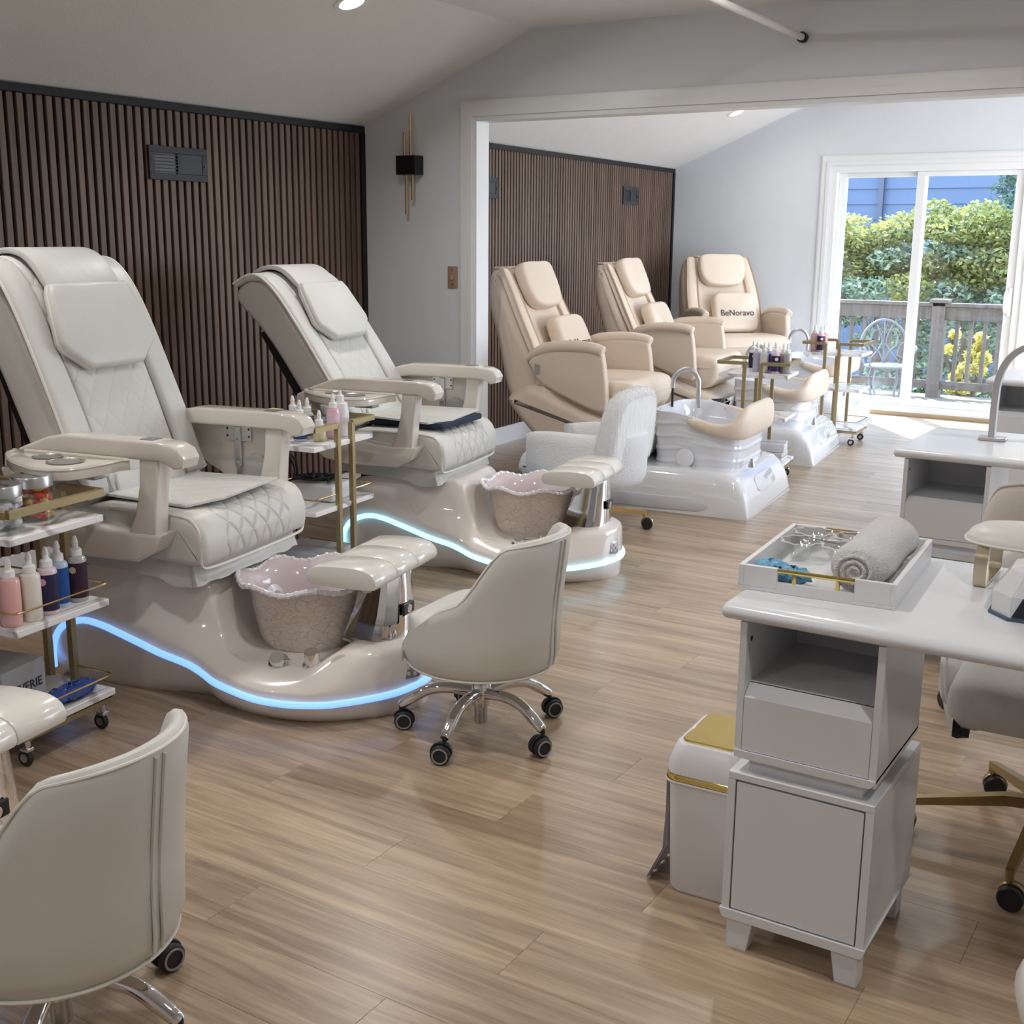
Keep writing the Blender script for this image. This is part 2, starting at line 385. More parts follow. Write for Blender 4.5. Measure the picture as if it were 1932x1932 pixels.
ce.loft([[tuple(Vector(p).lerp(Vector(q), k / 12)) for p, q in zip(P0, P1)] for k in range(13)])
struct(ce.build('ceiling_far', ceil_paint, sharp=10))

# walls out of view that close the rooms
struct(MB().box(XR, XR + .1, YR, Y1, 0, ZC).build('wall_right', wall_paint))
struct(MB().box(X2R, X2R + .1, Y1B, 6.8, 0, ZC2).box(X2R, X2R + .1, 11.0, Y2, 0, ZC2).box(X2R, X2R + .1, 6.8, 11.0, 0, .2).box(X2R, X2R + .1, 6.8, 11.0, 2.5, ZC2).build('wall_right_far', wall_paint))
struct(MB().box(X2R + .02, X2R + .08, 6.8, 6.86, .2, 2.5).box(X2R + .02, X2R + .08, 10.94, 11.0, .2, 2.5).box(X2R + .02, X2R + .08, 6.86, 10.94, .2, .26).box(X2R + .02, X2R + .08, 6.86, 10.94, 2.44, 2.5).box(X2R + .02, X2R + .08, 8.87, 8.93, .26, 2.44).build('window_1', vinyl_white))
struct(MB().box(XL - .12, XR + .1, YR - .1, YR, 0, ZC + .1).build('wall_rear', wall_paint))

# thin clear pane: straight-through light plus a weak mirror reflection
pane_glass = bpy.data.materials.new('window_glass'); pane_glass.use_nodes = True
_n = pane_glass.node_tree.nodes; _l = pane_glass.node_tree.links; _n.remove(_n['Principled BSDF'])
_t = _n.new('ShaderNodeBsdfTransparent'); _t.inputs[0].default_value = (.95, .97, .97, 1); _g = _n.new('ShaderNodeBsdfGlossy'); _g.inputs['Roughness'].default_value = .01
_m = _n.new('ShaderNodeMixShader'); _m.inputs[0].default_value = .045
_l.new(_t.outputs[0], _m.inputs[1]); _l.new(_g.outputs[0], _m.inputs[2]); _l.new(_m.outputs[0], _n['Material Output'].inputs[0])
# end wall with the sliding glass door
DX0, DX1, DZ0, DZ1 = -3.60, -1.86, .0, 2.255
ew = MB().box(XL2 - .12, DX0, Y2, Y2 + .12, 0, 3.0).box(DX1, X2R + .1, Y2, Y2 + .12, 0, 3.0).box(DX0, DX1, Y2, Y2 + .12, DZ1, 3.0)
struct(ew.build('wall_back', wall_paint))
tr = casing(DX0, DX1, DZ1, Y2, LAY)
struct(tr.build('trim_7', white_trim))
struct(MB().box(XL2 + .03, DX0 - .106, Y2 - .014, Y2, 0, .115, .004, 1).build('baseboard_back', white_trim))
dr = MB().box(DX0, DX0 + .05, Y2 - .01, Y2 + .13, .09, DZ1 - .05).box(DX1 - .05, DX1, Y2 - .01, Y2 + .13, .09, DZ1 - .05).box(DX0, DX1, Y2 - .01, Y2 + .13, DZ1 - .05, DZ1)
dr.box(DX0, DX1, Y2 - .02, Y2 + .13, .03, .09, .004, 1)
door = struct(dr.build('door_1', vinyl_white))
MB().box(DX0, DX1, Y2 - .04, Y2 + .13, 0, .03, .003, 1).build('threshold', mat('oak_threshold', (.52, .38, .22), .4, var=.3, stretch=(2, 30, 30)), door)
def sash(x0, x1, yc, nm):
    m = MB(); st = .075; z0, z1 = .09, DZ1 - .05
    m.box(x0, x0 + st, yc - .02, yc + .02, z0, z1, .004, 1).box(x1 - st, x1, yc - .02, yc + .02, z0, z1, .004, 1)
    m.box(x0 + st, x1 - st, yc - .02, yc + .02, z1 - .045, z1, .004, 1).box(x0 + st, x1 - st, yc - .02, yc + .02, z0, z0 + .06, .004, 1)
    s = m.build(nm, vinyl_white, door)
    MB().box(x0 + st, x1 - st, yc - .003, yc + .003, z0 + .06, z1 - .045).build('pane', pane_glass, s)
    return s
sash(DX0 + .05, -2.745, Y2 + .085, 'fixed_sash')
s = sash(-2.825, DX1 - .05, Y2 + .035, 'sliding_sash')
h = MB().box(-1.955, -1.925, Y2 - .004, Y2 + .016, .95, 1.20, .005, 1)
h.tube(catmull([(-1.965, Y2 + .01, .98), (-1.975, Y2 - .03, 1.0), (-1.978, Y2 - .04, 1.075), (-1.975, Y2 - .03, 1.15), (-1.965, Y2 + .01, 1.17)], 5), .009, 8)
h.build('handle', vinyl_white, s)

# recessed ceiling lamps
lampglow = mat('lamp_diffuser', (1, 1, 1), .5, emit=(1, .93, .82), estr=14.)
def downlight(x, y, label, room=1, group='recessed ceiling lamps', power=LAMP):
    xc, zs, zc, xl = (XC, ZS, ZC, XL) if room == 1 else (XC2, ZS2, ZC2, wall2x(y))
    sl_ = x < xc; a = math.atan2(zc - zs, xc - xl) if sl_ else 0.
    z = zs + (zc - zs) * (x - xl) / (xc - xl) if sl_ else zc
    t = thing('recessed_lamp', label, 'ceiling lamp', (x, y, z), 0, group); t.rotation_euler = (0, -a, 0)
    MB().lathe([(.062, -.001), (.062, -.008), (.085, -.006), (.088, 0), (.062, -.0005)], 28).build('trim_ring', white_trim, t)
    MB().lathe([(.0, -.004), (.062, -.004), (.062, -.002), (0, -.002)], 28).build('diffuser', lampglow, t)
    l = bpy.data.lights.new('lamp_light', 'AREA'); l.shape = 'DISK'; l.size = .13; l.energy = power; l.color = LAMPCOL; l.spread = R(165)
    lo = bpy.data.objects.new('lamp_light', l); COL.objects.link(lo); lo.parent = t; lo.location = (0, 0, -.014)
downlight(-3.871, 4.749, 'lit round recessed lamp in the sloped ceiling above the slatted wall')
downlight(-4.185, 10.419, 'lit round recessed lamp in the bright back room ceiling', 2, power=LAMP * .4)
for x, y in ((-3.87, 2.3), (-3.87, -.2), (-1.7, 4.75), (-1.7, 2.2), (.4, 4.75), (.4, 1.6), (-1.7, -.6)):  # unseen lamps added for light; those before the divider follow the rod's shadow
    downlight(x, y, 'added recessed fill lamp of the front room outside the view')
for x, y in ((-3.98, 7.6), (-1.3, 7.6), (-1.3, 9.8)):  # unseen lamps added to fill the back room with light
    downlight(x, y, 'added recessed fill lamp of the back room outside the view', 2, power=LAMP * .5)

# things on the walls
def vent(label, x, y0, y1, z0, z1, rot=0.):
    t = thing('wall_vent', label, 'vent', (x, (y0 + y1) / 2, (z0 + z1) / 2), rot, 'dark air vents on the slatted walls')
    w2, h2 = (y1 - y0) / 2, (z1 - z0) / 2; b2 = .035
    m = MB().box(0, .012, -w2, w2, h2 - b2, h2, .002, 1).box(0, .012, -w2, w2, -h2, -h2 + b2, .002, 1).box(0, .012, -w2, -w2 + b2, -h2 + b2, h2 - b2).box(0, .012, w2 - b2, w2, -h2 + b2, h2 - b2).box(0, .012, -.01, .01, -h2 + b2, h2 - b2)
    m.build('vent_frame', vent_grey, t)
    MB().box(-.004, .002, -w2 + b2, w2 - b2, -h2 + b2, h2 - b2).build('vent_backing', black, t)
    MB().box(.003, .009, .01, w2 - b2, -h2 + b2, h2 - b2, .001, 1).build('damper_plate', mat('vent_plate', (.02, .022, .026), .5), t)
    n = 6
    for i in range(n):
        z = -h2 + b2 + (2 * h2 - 2 * b2) * (i + .5) / n
        MB().box(.002, .010, -w2 + b2, -.01, z - .0025, z + .0025).build('louver', vent_grey, t)
    MB().box(.01, .02, w2 - b2 * .8, w2 - b2 * .3, -.012, -.004).build('damper_lever', black, t)
    for yy in (-w2 + b2 / 2, w2 - b2 / 2): MB().lathe([(0, 0), (.005, 0), (.004, .002), (0, .002)], 10, M=Matrix.Translation((.012, yy, 0)) @ Matrix.Rotation(PI / 2, 4, 'Y')).build('screw', black, t)
vent('dark air vent on the front slatted wall above the recliner', XL + .021, 4.40, 4.80, 1.872, 2.042)
vent('dark air vent beside the cased opening in the back room', wall2x(7.66) + .021, 7.50, 7.82, 1.88, 2.03, ang2)
vent('small dark air vent near the far corner of the back room', wall2x(10.3) + .021, 10.13, 10.47, 1.90, 2.06, ang2)

sc_ = thing('wall_sconce', 'black box wall sconce with two thin gold rods', 'wall lamp', (-4.552, Y1, 2.02))
MB().box(-.072, .072, -.09, 0, -.056, .056, .002, 1).build('lamp_body', mat('sconce_black', (.006, .006, .007), .3), sc_)
def rod(x, z0, z1): MB().lathe([(0, z0), (.0085, z0), (.0085, z1), (0, z1)], 14, c=(x, -.05, 0)).build('rod', brass, sc_)
rod(-.034, .05, .195); rod(.012, .05, .295); rod(-.022, -.29, -.05); rod(.024, -.205, -.05)
sw = thing('light_switch', 'wood toned light switch plate beside the door trim', 'light switch', (-4.263, Y1, 1.356))
MB().box(-.036, .036, -.008, 0, -.066, .066, .003, 2).build('plate', mat('walnut_plate', (.44, .29, .20), .45, var=.4, stretch=(30, 30, 2)), sw)
MB().box(-.006, .006, -.020, -.008, -.012, .012, .002, 1).build('toggle', mat('switch_tan', (.55, .42, .32), .4), sw)
for z in (-.042, .042): MB().lathe([(0, 0), (.004, 0), (.003, .002), (0, .002)], 10, M=Matrix.Translation((0, -.008, z)) @ Matrix.Rotation(PI / 2, 4, 'X')).build('screw', black, sw)
rd = thing('ceiling_rod', 'white pole fixed to the dividing wall below the ceiling', 'rod', (-2.135, Y1, 2.58))
MB().tube([(0, -.012, 0), (.0, -1.6, .0)], .017, 14).build('pole', mat('rod_white', (.75, .73, .70), .35), rd)
MB().tube([(0, 0, 0), (0, -.03, 0)], .026, 16).build('flange', black, rd)

# ------------------------------------------------------------------ pedicure recliners of the front room
def interp(tab, s):
    a = np.array(tab); out = []
    for c in range(1, a.shape[1]):
        xs, ys = a[:, 0], a[:, c]; i = int(np.clip(np.searchsorted(xs, s) - 1, 0, len(xs) - 2))
        h = xs[i + 1] - xs[i]; t = (s - xs[i]) / h
        m0 = (ys[i + 1] - ys[i - 1]) / (xs[i + 1] - xs[i - 1]) if i > 0 else (ys[i + 1] - ys[i]) / h
        m1 = (ys[i + 2] - ys[i]) / (xs[i + 2] - xs[i]) if i < len(xs) - 2 else (ys[i + 1] - ys[i]) / h
        out.append((2 * t ** 3 - 3 * t ** 2 + 1) * ys[i] + (t ** 3 - 2 * t ** 2 + t) * h * m0 + (-2 * t ** 3 + 3 * t ** 2) * ys[i + 1] + (t ** 3 - t ** 2) * h * m1)
    return out
#        s     wb   ws    zs    wm    zm    wc    zc
BASE = [(-.62, .25, .310, .13, .29, .28, .22, .33),
        (-.56, .27, .325, .205, .30, .35, .25, .41),
        (-.44, .27, .330, .250, .295, .39, .265, .445),
        (-.30, .27, .330, .224, .285, .37, .26, .445),
        (-.12, .25, .325, .168, .27, .32, .24, .44),
        (.0,  .24, .325, .142, .25, .28, .20, .425),
        (.06, .255, .335, .124, .25, .23, .19, .28),
        (.12, .29, .355, .108, .28, .19, .24, .19),
        (.30, .325, .385, .086, .325, .155, .24, .175),
        (.45, .31, .372, .083, .315, .16, .22, .182),
        (.54, .27, .335, .083, .265, .19, .185, .235),
        (.65, .185, .235, .085, .20, .22, .15, .245),
        (.715, .10, .145, .087, .125, .215, .09, .24),
        (.745, .03, .055, .088, .05, .205, .035, .235)]
def ped_base():
    loops = []
    ss = list(np.linspace(-.62, .70, 56)) + [.715, .73, .74, .745]
    for s in ss:
        wb, ws, zs, wm, zm, wc, zc = interp(BASE, s)
        half = [(wb, 0, 0), (wb + .55 * (ws - wb), 0, zs * .35), (ws - .006, 0, zs - .02), (ws, 0, zs), (ws - .006, 0, zs + .02), ((ws * .8 + wm * .2), 0, zs + .25 * (zm - zs) + .02), (wm, 0, zm), ((wm + wc) / 2, 0, (zm + zc) / 2 + .3 * abs(zc - zm)), (wc, 0, zc), (wc * .5, 0, zc + .004), (0, 0, zc + .004)]
        h = catmull(half, 3)
        L = [(s, -p.x, p.z) for p in h] + [(s, p.x, p.z) for p in h[::-1][1:]]
        loops.append(L)
    return MB().loft(loops)
def led_path():
    P = [(-.612, .315, .045), (-.608, .318, .12)]
    for s in (-.585, -.55, -.5, -.44, -.37, -.3, -.21, -.12, -.01, .06, .12, .2, .3, .38, .45, .54, .6, .65, .69, .72, .742):
        wb, ws, zs, *_ = interp(BASE, s); P.append((s + .002, ws + .001, zs if s > -.57 else .175))
    far = P; near = [(x, -y, z) for x, y, z in P]
    return catmull(near + [(.7535, 0, .088)] + far[::-1], 4)
def ped_chair(name, label, loc, rz, shift=0., extra=0., led=ledmat, navypad=False):
    t = thing(name, label, 'pedicure chair', loc, rz, 'cream pedicure recliners along the slatted wall')
    base = ped_base().build('base', creambase, t, sharp=50)
    ls = MB().tube(led_path(), .0125, 8).build('light_strip', led, t); ls['label'] = 'glowing blue light strip'
    # plinth hidden under the seat
    MB().box(-.42 + shift, -.06 + shift, -.24, .24, .38, .54, .01, 1).build('seat_mount', black, t)
    # glass bowl
    bx, by = .288, 0.
    outer = [(.12, .165), (.158, .175), (.177, .21), (.190, .27), (.203, .33), (.216, .385), (.234, .405), (.246, .412)]
    inner = [(.242, .418), (.224, .408), (.203, .385), (.190, .33), (.177, .27), (.155, .22), (.10, .20), (.01, .198)]
    def ring(prof, n=96):
        loops = []
        for r, z in prof:
            k = max(0, (z - .3) / .11); L = []
            for i in range(n):
                a = 2 * PI * i / n; ru = math.cos(7 * a + .6)
                rr = r * (1 + .026 * k * ru); L.append((bx + rr * math.cos(a), by + rr * math.sin(a), z + .010 * k * k * ru))
            loops.append(L)
        return loops
    bowl = MB().loft(ring(outer), cap=(True, False)).build('bowl', mat('pearl_crackle_glass', (.74, .65, .58), .12, coat=.7, bump=.6, bscale=22, var=.12), t)
    bm2 = MATS['pearl_crackle_glass']
    if 'crackle' not in bm2:
        bm2['crackle'] = 1; nt = bm2.node_tree; vo = nt.nodes.new('ShaderNodeTexVoronoi'); vo.feature = 'DISTANCE_TO_EDGE'; vo.inputs['Scale'].default_value = 24
        tcx = nt.nodes.new('ShaderNodeTexCoord'); mpx = nt.nodes.new('ShaderNodeMapping'); mpx.inputs['Scale'].default_value = (1, 1, 2.2); nsx = nt.nodes.new('ShaderNodeTexNoise'); nsx.inputs['Scale'].default_value = 9
        nt.links.new(tcx.outputs['Object'], nsx.inputs[0]); ad = nt.nodes.new('ShaderNodeVectorMath'); ad.operation = 'MULTIPLY_ADD'; ad.inputs[1].default_value = (.12, .12, .12)
        nt.links.new(nsx.outputs['Color'], ad.inputs[0]); nt.links.new(tcx.outputs['Object'], ad.inputs[2]); nt.links.new(ad.outputs[0], mpx.inputs[0]); nt.links.new(mpx.outputs[0], vo.inputs['Vector'])
        rp_ = nt.nodes.new('ShaderNodeValToRGB'); rp_.color_ramp.elements[0].position = 0; rp_.color_ramp.elements[0].color = (1, 1, 1, 1); rp_.color_ramp.elements[1].position = .05; rp_.color_ramp.elements[1].color = (0, 0, 0, 1)
        nt.links.new(vo.outputs['Distance'], rp_.inputs[0]); bpx = [n_ for n_ in nt.nodes if n_.type == 'BUMP'][0]; bpx.inputs['Strength'].default_value = .5; nt.links.new(rp_.outputs[0], bpx.inputs['Height'])
    MB().loft(ring(inner), cap=(False, True)).build('bowl_liner', mat('pink_liner', (.72, .62, .64), .12, coat=.5, var=.1), bowl)
    rm = MB(); n = 96
    rp = ring([(.244, .415)], 192)[0]
    rm.tube([tuple(p) for p in rp], .0085, 6, closed=True)
    for i in range(0, 192, 4): rm.sphere(rp[i], .0115, 4)
    rm.build('rim', mat('rim_glass', (.86, .85, .88), .06, coat=.8), bowl)
    MB().lathe([(0, 0), (.055, 0), (.06, .012), (.035, .022), (.03, .014), (0, .014)], 20, M=Matrix.Translation((bx - .15, by, .30)) @ Matrix.Rotation(R(75), 4, 'Y')).build('jet', mat('jet_white', (.8, .8, .84), .15), bowl)
    MB().lathe([(0, .199), (.03, .199), (.028, .206), (0, .206)], 16, c=(bx - .03, by, 0)).build('drain', steel, bowl)
    # chrome column
    loops = []
    for z, s0, s1, hw in ((.225, .478, .690, .130), (.245, .480, .690, .128), (.34, .515, .690, .108), (.42, .535, .688, .094), (.48, .54, .685, .088)):
        L = [(s0, -hw * .72, z), (s0, hw * .72, z)]
        for k in range(9):
            a = PI / 2 - PI * k / 8; L.append((s0 + (s1 - s0) * (.62 + .38 * math.cos(a)), hw * math.sin(a), z))
        loops.append(L)
    colm = MB().loft(loops).build('column', chrome, t, sharp=28)
    MB().box(.688, .697, -.05, .03, .325, .365, .003, 1, M=None).build('spray_badge', black, colm)
    MB().lathe([(0, 0), (.016, 0), (.014, .006), (0, .006)], 16, M=Matrix.Translation((.694, -.01, .345)) @ Matrix.Rotation(PI / 2, 4, 'Y')).build('badge_button', chrome, colm)
    # foot rest in three glossy segments
    pr = [(.432, .466), (.420, .492), (.438, .520), (.50, .531), (.60, .534), (.655, .527), (.684, .506), (.690, .478), (.678, .462), (.60, .460), (.48, .460)]
    for a, b2 in ((-.235, -.079), (-.077, .077), (.079, .235)):
        fr = MB().cush(pr, a, b2, .004, 2, smooth=1, mid=2).build('footrest_pad', pad_white, t)
    fx = MB().tube(catmull([(.552, -.03, .44), (.535, -.03, .452), (.515, -.03, .44), (.51, -.03, .415)], 4), .011, 8).build('faucet', chrome, t)
    # controls on the base
    for s, yy in ((.325, -.262), (.445, -.238)):
        up_ = Vector((.15, -.60, .75)).normalized() if s < .4 else Vector((.05, -.25, .95)).normalized()
        Mv = Matrix.Translation((s, yy, .176)) @ up_.to_track_quat('Z', 'Y').to_matrix().to_4x4()
        v = MB().lathe([(0, -.02), (.036, -.02), (.036, .006), (.027, .010), (.027, .032), (.025, .056 if s > .4 else .038), (0, .056 if s > .4 else .038)], 20, M=Mv).build('valve_knob', chrome, t)
        if s < .4: MB().tube([Mv @ Vector((.02, 0, .02)), Mv @ Vector((.046, 0, .022))], .004, 8).build('lever', chrome, v)
    Mv = Matrix.Translation((.555, -.238, .192)) @ Vector((.4, -.82, .42)).normalized().to_track_quat('Z', 'Y').to_matrix().to_4x4()
    MB().lathe([(0, 0), (.038, 0), (.038, .005), (.034, .008), (0, .008)], 26, M=Mv).build('access_cap', cream, t)
    Mv = frame_M((.735, -.075, .150), (.42, .9, 0), (-.06, 0, 1))
    pl = MB().box(-.036, .036, -.032, .032, -.004, .006, .006, 2, M=Mv).build('outlet_plate', mat('outlet_grey', (.38, .37, .36), .3, .5), t)
    for dx, dy in ((-.018, .01), (-.018, -.012), (.006, .012), (.02, -.004), (.008, -.016)): MB().box(dx - .005, dx + .005, dy - .006, dy + .006, .006, .009, M=Mv).build('outlet_slot', mat('slot_grey', (.6, .6, .6), .3), pl)
    Mv = frame_M((.722, -.066, .222), (.45, .9, 0), (-.3, 0, 1))
    MB().box(-.035, .035, -.012, .012, -.002, .003, M=Mv).build('label_strip', black, t)
    # --- seat group (slides on the base)
    S = shift
    sp = [(-.47 + S, .675), (-.2 + S, .682), (.0 + S, .678), (.06 + S, .655), (.094 + S, .60), (.092 + S, .52), (.065 + S, .492), (-.1 + S, .503), (-.47 + S, .535)]
    seat = MB().cush(sp, -.33, .33, .028, 5, mid=10).build('seat', quilt_seat, t, sharp=60)
    for sd in (-1, 1):
        MB().tube(catmull([(-.30 + S, sd * .325, .675), (-.02 + S, sd * .322, .672), (.052 + S, sd * .322, .645), (.075 + S, sd * .322, .58), (.072 + S, sd * .318, .502)] + [(.083 + S, sd * .25, .490), (.086 + S, 0, .488)], 5), .0055, 6).build('piping', piping, seat)
    sk = MB(); nn = 40
    path = [(-.50 + S, -.295), (-.2 + S, -.305), (.0 + S, -.31), (.055 + S, -.29), (.065 + S, 0), (.055 + S, .29), (.0 + S, .31), (-.2 + S, .305), (-.50 + S, .295)]
    pth = catmull([(a, b2, 0) for a, b2 in path], 8)
    top = [(p.x - .02, p.y * .95, .515) for p in pth]; lo = []
    for i, p in enumerate(pth):
        dip = .032 * math.exp(-((p.x - (-.02 + S)) / .1) ** 2); lo.append((p.x + (.004 * math.sin(i * 1.9)), p.y * 1.01, .448 - dip + .02 * max(0, (-.3 + S - p.x) * 2) + .003 * math.sin(i * 1.3)))
    sk.loft([top, [tuple(Vector(a).lerp(Vector(b2), .5) + Vector((.002 * math.sin(i * 2.3), 0, 0))) for i, (a, b2) in enumerate(zip(top, lo))], lo], cap=(False, False), closed=False)
    ln = len(pth)
    sk.loft([[(x * 1, yy * .985, z) for x, yy, z in lo], [(x, yy * .985, z) for x, yy, z in top]], cap=(False, False), closed=False)
    sk.build('skirt', leather, t, sharp=80)
    # loose seat cover
    zc = .69 + (.03 if navypad else 0)
    if navypad:
        MB().prism([(-.44 + S, -.20), (.035 + S, -.23), (.06 + S, .20), (-.40 + S, .25)], .684, .716, 'xy', .012).build('seat_cushion', navy, t)
    cv = MB().prism([(-.44 + S, -.235), (-.03 + S, -.26), (.035 + S, -.12), (.03 + S, .22), (-.40 + S, .26)], zc, zc + .012, 'xy', .004)
    cv.v = [(x, yy, z + .008 * math.sin(6 * x + 3 * yy) + (.012 * max(0, x - S) * 10 if not navypad else 0)) for x, yy, z in cv.v]
    cv.build('seat_cover', quilt_back, t)
    # --- backrest
    a = R(21.5 + extra); H = Vector((-.385 + S, 0, .655)); ld = Vector((-math.sin(a), 0, math.cos(a))); nd = Vector((math.cos(a), 0, math.sin(a)))
    def BK(l, tt, n): return H + ld * l + nd * n + Vector((0, tt, 0))
    MB2 = Matrix(((nd.x, 0, ld.x, H.x), (0, 1, 0, 0), (nd.z, 0, ld.z, H.z), (0, 0, 0, 1)))   # x = normal, y = across, z = along
    prof = [(0, .0), (.012, .2), (.010, .4), (0, .6), (-.005, .74), (-.03, .86), (-.08, .925), (-.15, .945), (-.215, .93), (-.235, .88), (-.205, .78), (-.17, .62), (-.165, .4), (-.16, .2), (-.14, .02)]
    bk = MB().cush(prof, -.325, .325, .03, 4, mid=6)
    bk.v = [(x, yy * (1 - .05 * max(0, z - .6) / .35), z) for x, yy, z in bk.v]
    bk.mapv(lambda x, yy, z: MB2 @ Vector((x, yy, z)))
    back = bk.build('backrest', leather_side, t, sharp=60)
    for sd in (-1, 1):
        q = MB().cush([(.0, .03), (.03, .04), (.042, .2), (.042, .4), (.034, .6), (.03, .74), (.006, .87), (-.05, .95), (-.15, .972), (-.20, .965), (-.20, .945), (-.1, .93), (-.03, .87), (0, .6)], min(sd * .215, sd * .338), max(sd * .215, sd * .338), .022, 4, mid=3)
        q.mapv(lambda x, yy, z: MB2 @ Vector((x, yy * (1 - .05 * max(0, z - .6) / .35), z))); q.build('side_bolster', leather, t, sharp=60)
        MB().tube([MB2 @ Vector(p) for p in catmull([(.018, sd * .335, .05), (.022, sd * .338, .4), (.012, sd * .336, .72), (-.02, sd * .33, .88), (-.08, sd * .325, .95), (-.19, sd * .322, .965)], 5)], .006, 6).build('piping', piping, back)
    q = MB().cush([(.0, .02), (.02, .03), (.030, .2), (.034, .4), (.03, .6), (.026, .76), (.0, .88), (-.055, .957), (-.15, .98), (-.19, .972), (-.19, .95), (-.1, .93), (-.03, .87), (0, .6)], -.205, .205, .02, 4, mid=6)
    q.mapv(lambda x, yy, z: MB2 @ Vector((x, yy, z))); q.build('back_panel', quilt_back, t, sharp=60)
    # flap below the back panel
    q = MB().prism([(-.20, -.02), (.20, -.02), (.17, .10), (-.17, .10)], .02, .036, 'yz', .006); q.mapv(lambda x, yy, z: MB2 @ Vector((x, yy, z))); q.build('back_flap', leather, t)
    hx = [(-.195, .80), (.195, .80), (.215, .76), (.25, .585), (.238, .555), (.14, .482), (-.14, .482), (-.238, .555), (-.25, .585), (-.215, .76)]
    q = MB().prism(hx, .036, .088, 'yz', .018, 3)
    def puff(x, yy, z): return Vector((x + .014 * (1 - (yy / .25) ** 2) * (1 - ((z - .64) / .17) ** 2) * (1 if x > .05 else 0), yy, z))
    q.mapv(lambda x, yy, z: MB2 @ puff(x, yy, z)); pil = q.build('headrest_pillow', leather, t, sharp=50)
    q = MB().prism([(y_ * 1.01, z_ + (0 if abs(z_ - .64) < 1 else 0)) for y_, z_ in hx], .058, .066, 'yz', .003); q.mapv(lambda x, yy, z: MB2 @ Vector((x, yy, z))); q.build('piping', piping, pil)
    q = MB().cush([(.05, .79), (.062, .80), (.045, .88), (.01, .945), (-.06, .99), (-.15, 1.0), (-.15, .985), (-.07, .97), (-.01, .93), (.02, .87), (.035, .80)], -.19, .19, .006, 2, mid=4); q.mapv(lambda x, yy, z: MB2 @ Vector((x, yy, z))); q.build('pillow_strap', leather, pil)
    # steel frame behind the back
    for sd in (-1, 1):
        MB().tube([tuple(MB2 @ Vector((-.19, sd * .2, .55))), tuple(MB2 @ Vector((-.19, sd * .2, .05))), (-.42 + S, sd * .2, .46)], .02, square=True).build('back_frame', black, t)
    q = MB().box(-.235, -.17, -.27, .27, -.06, .70, .01, 1); q.mapv(lambda x, yy, z: MB2 @ Vector((x, yy, z))); q.build('back_cover', black, t)
    # --- arms
    for sd in (-1, 1):
        def pz(poly, a0, a1, bv, nm, m, par=t, seg=3):
            return MB().prism([(x + S, z) for x, z in poly], min(sd * a0, sd * a1), max(sd * a0, sd * a1), 'xz', bv, seg).build(nm, m, par, sharp=40)
        arm = pz([(-.675, .80), (-.665, .845), (-.58, .885), (-.47, .925), (-.40, .937), (-.02, .937), (.035, .931), (.07, .915), (.088, .885), (.078, .855), (.05, .848), (.02, .862), (-.01, .872), (-.42, .872), (-.52, .855), (-.63, .80)], .318, .415, .010, 'armrest', cream)
        pz([(-.095, .875), (-.015, .875), (-.032, .75), (-.045, .60), (-.165, .60), (-.125, .68), (-.102, .78)], .335, .408, .010, 'arm_post', cream)
        pz([(-.015, .622), (-.045, .565), (-.12, .52), (-.40, .515), (-.52, .535), (-.60, .59), (-.66, .68), (-.69, .80), (-.635, .82), (-.60, .765), (-.54, .705), (-.45, .66), (-.34, .637), (-.24, .625), (-.15, .62)], .31, .415, .012, 'arm_shell', cream)
        pn = MB().box(-.10 + S, -.045 + S, sd * .365 - .026, sd * .365 + .026, .936, .9395, .001, 1).build('control_panel', mat('panel_print', (.25, .26, .27), .25, var=.6, vscale=60), arm)
        if sd < 0:   # swing-out tray beside the near arm
            out = catmull([(-.56 + S, -.425, 0), (-.15 + S, -.425, 0), (-.13 + S, -.45, 0), (-.15 + S, -.60, 0), (-.19 + S, -.66, 0), (-.28 + S, -.675, 0), (-.42 + S, -.62, 0), (-.55 + S, -.52, 0), (-.585 + S, -.455, 0)], 4, True)
            tr_ = MB().prism([(p.x, p.y) for p in out], .84, .872, 'xy', .007, 2).build('tray', cream, t)
            c0 = Vector((-.36 + S, -.52, 0))
            MB().tube([(p.x * .985 + c0.x * .015, p.y * .985 + c0.y * .015, .873) for p in out], .007, 6, closed=True).build('tray_lip', cream, tr_)
            for x, yy, rr in ((-.40, -.49, .045), (-.285, -.535, .056)): MB().lathe([(rr, .871), (rr + .006, .876), (rr - .003, .877), (rr - .01, .8725), (0, .8722)], 26, c=(x + S, yy, 0)).build('cup_holder', steel, tr_)
            MB().box(-.30 + S, -.20 + S, -.50, -.43, .81, .84, .004, 1).build('hinge', steel, tr_)
        else:        # folded-down tray hangs outside the far arm
            tr_ = MB().prism([(x + S, z) for x, z in [(-.56, .865), (-.06, .865), (-.055, .75), (-.07, .64), (-.14, .625), (-.30, .64), (-.42, .70), (-.52, .79)]], .405, .432, 'xz', .006).build('folded_tray', cream, t)
            MB().lathe([(0, 0), (.052, 0), (.05, .005), (0, .006)], 26, M=Matrix.Translation((-.185 + S, .404, .705)) @ Matrix.Rotation(PI / 2, 4, 'X')).build('cup_disc', greydisc, tr_)
            hb = MB().box(-.32 + S, -.20 + S, .396, .404, .80, .865, .002, 1).box(-.275 + S, -.245 + S, .388, .400, .70, .86, .002, 1).box(-.268 + S, -.25 + S, .386, .399, .66, .72, .002, 1)
            h_ = hb.build('hinge', steel, tr_)
            for x, z in ((-.31, .82), (-.31, .85), (-.21, .82), (-.21, .85), (-.26, .73), (-.26, .77), (-.26, .81)): MB().lathe([(0, 0), (.005, 0), (.004, .002), (0, .002)], 8, M=Matrix.Translation((x + S, .39 if abs(x + .26) < .02 else .396, z)) @ Matrix.Rotation(PI / 2, 4, 'X')).build('screw', black, h_)
    return t
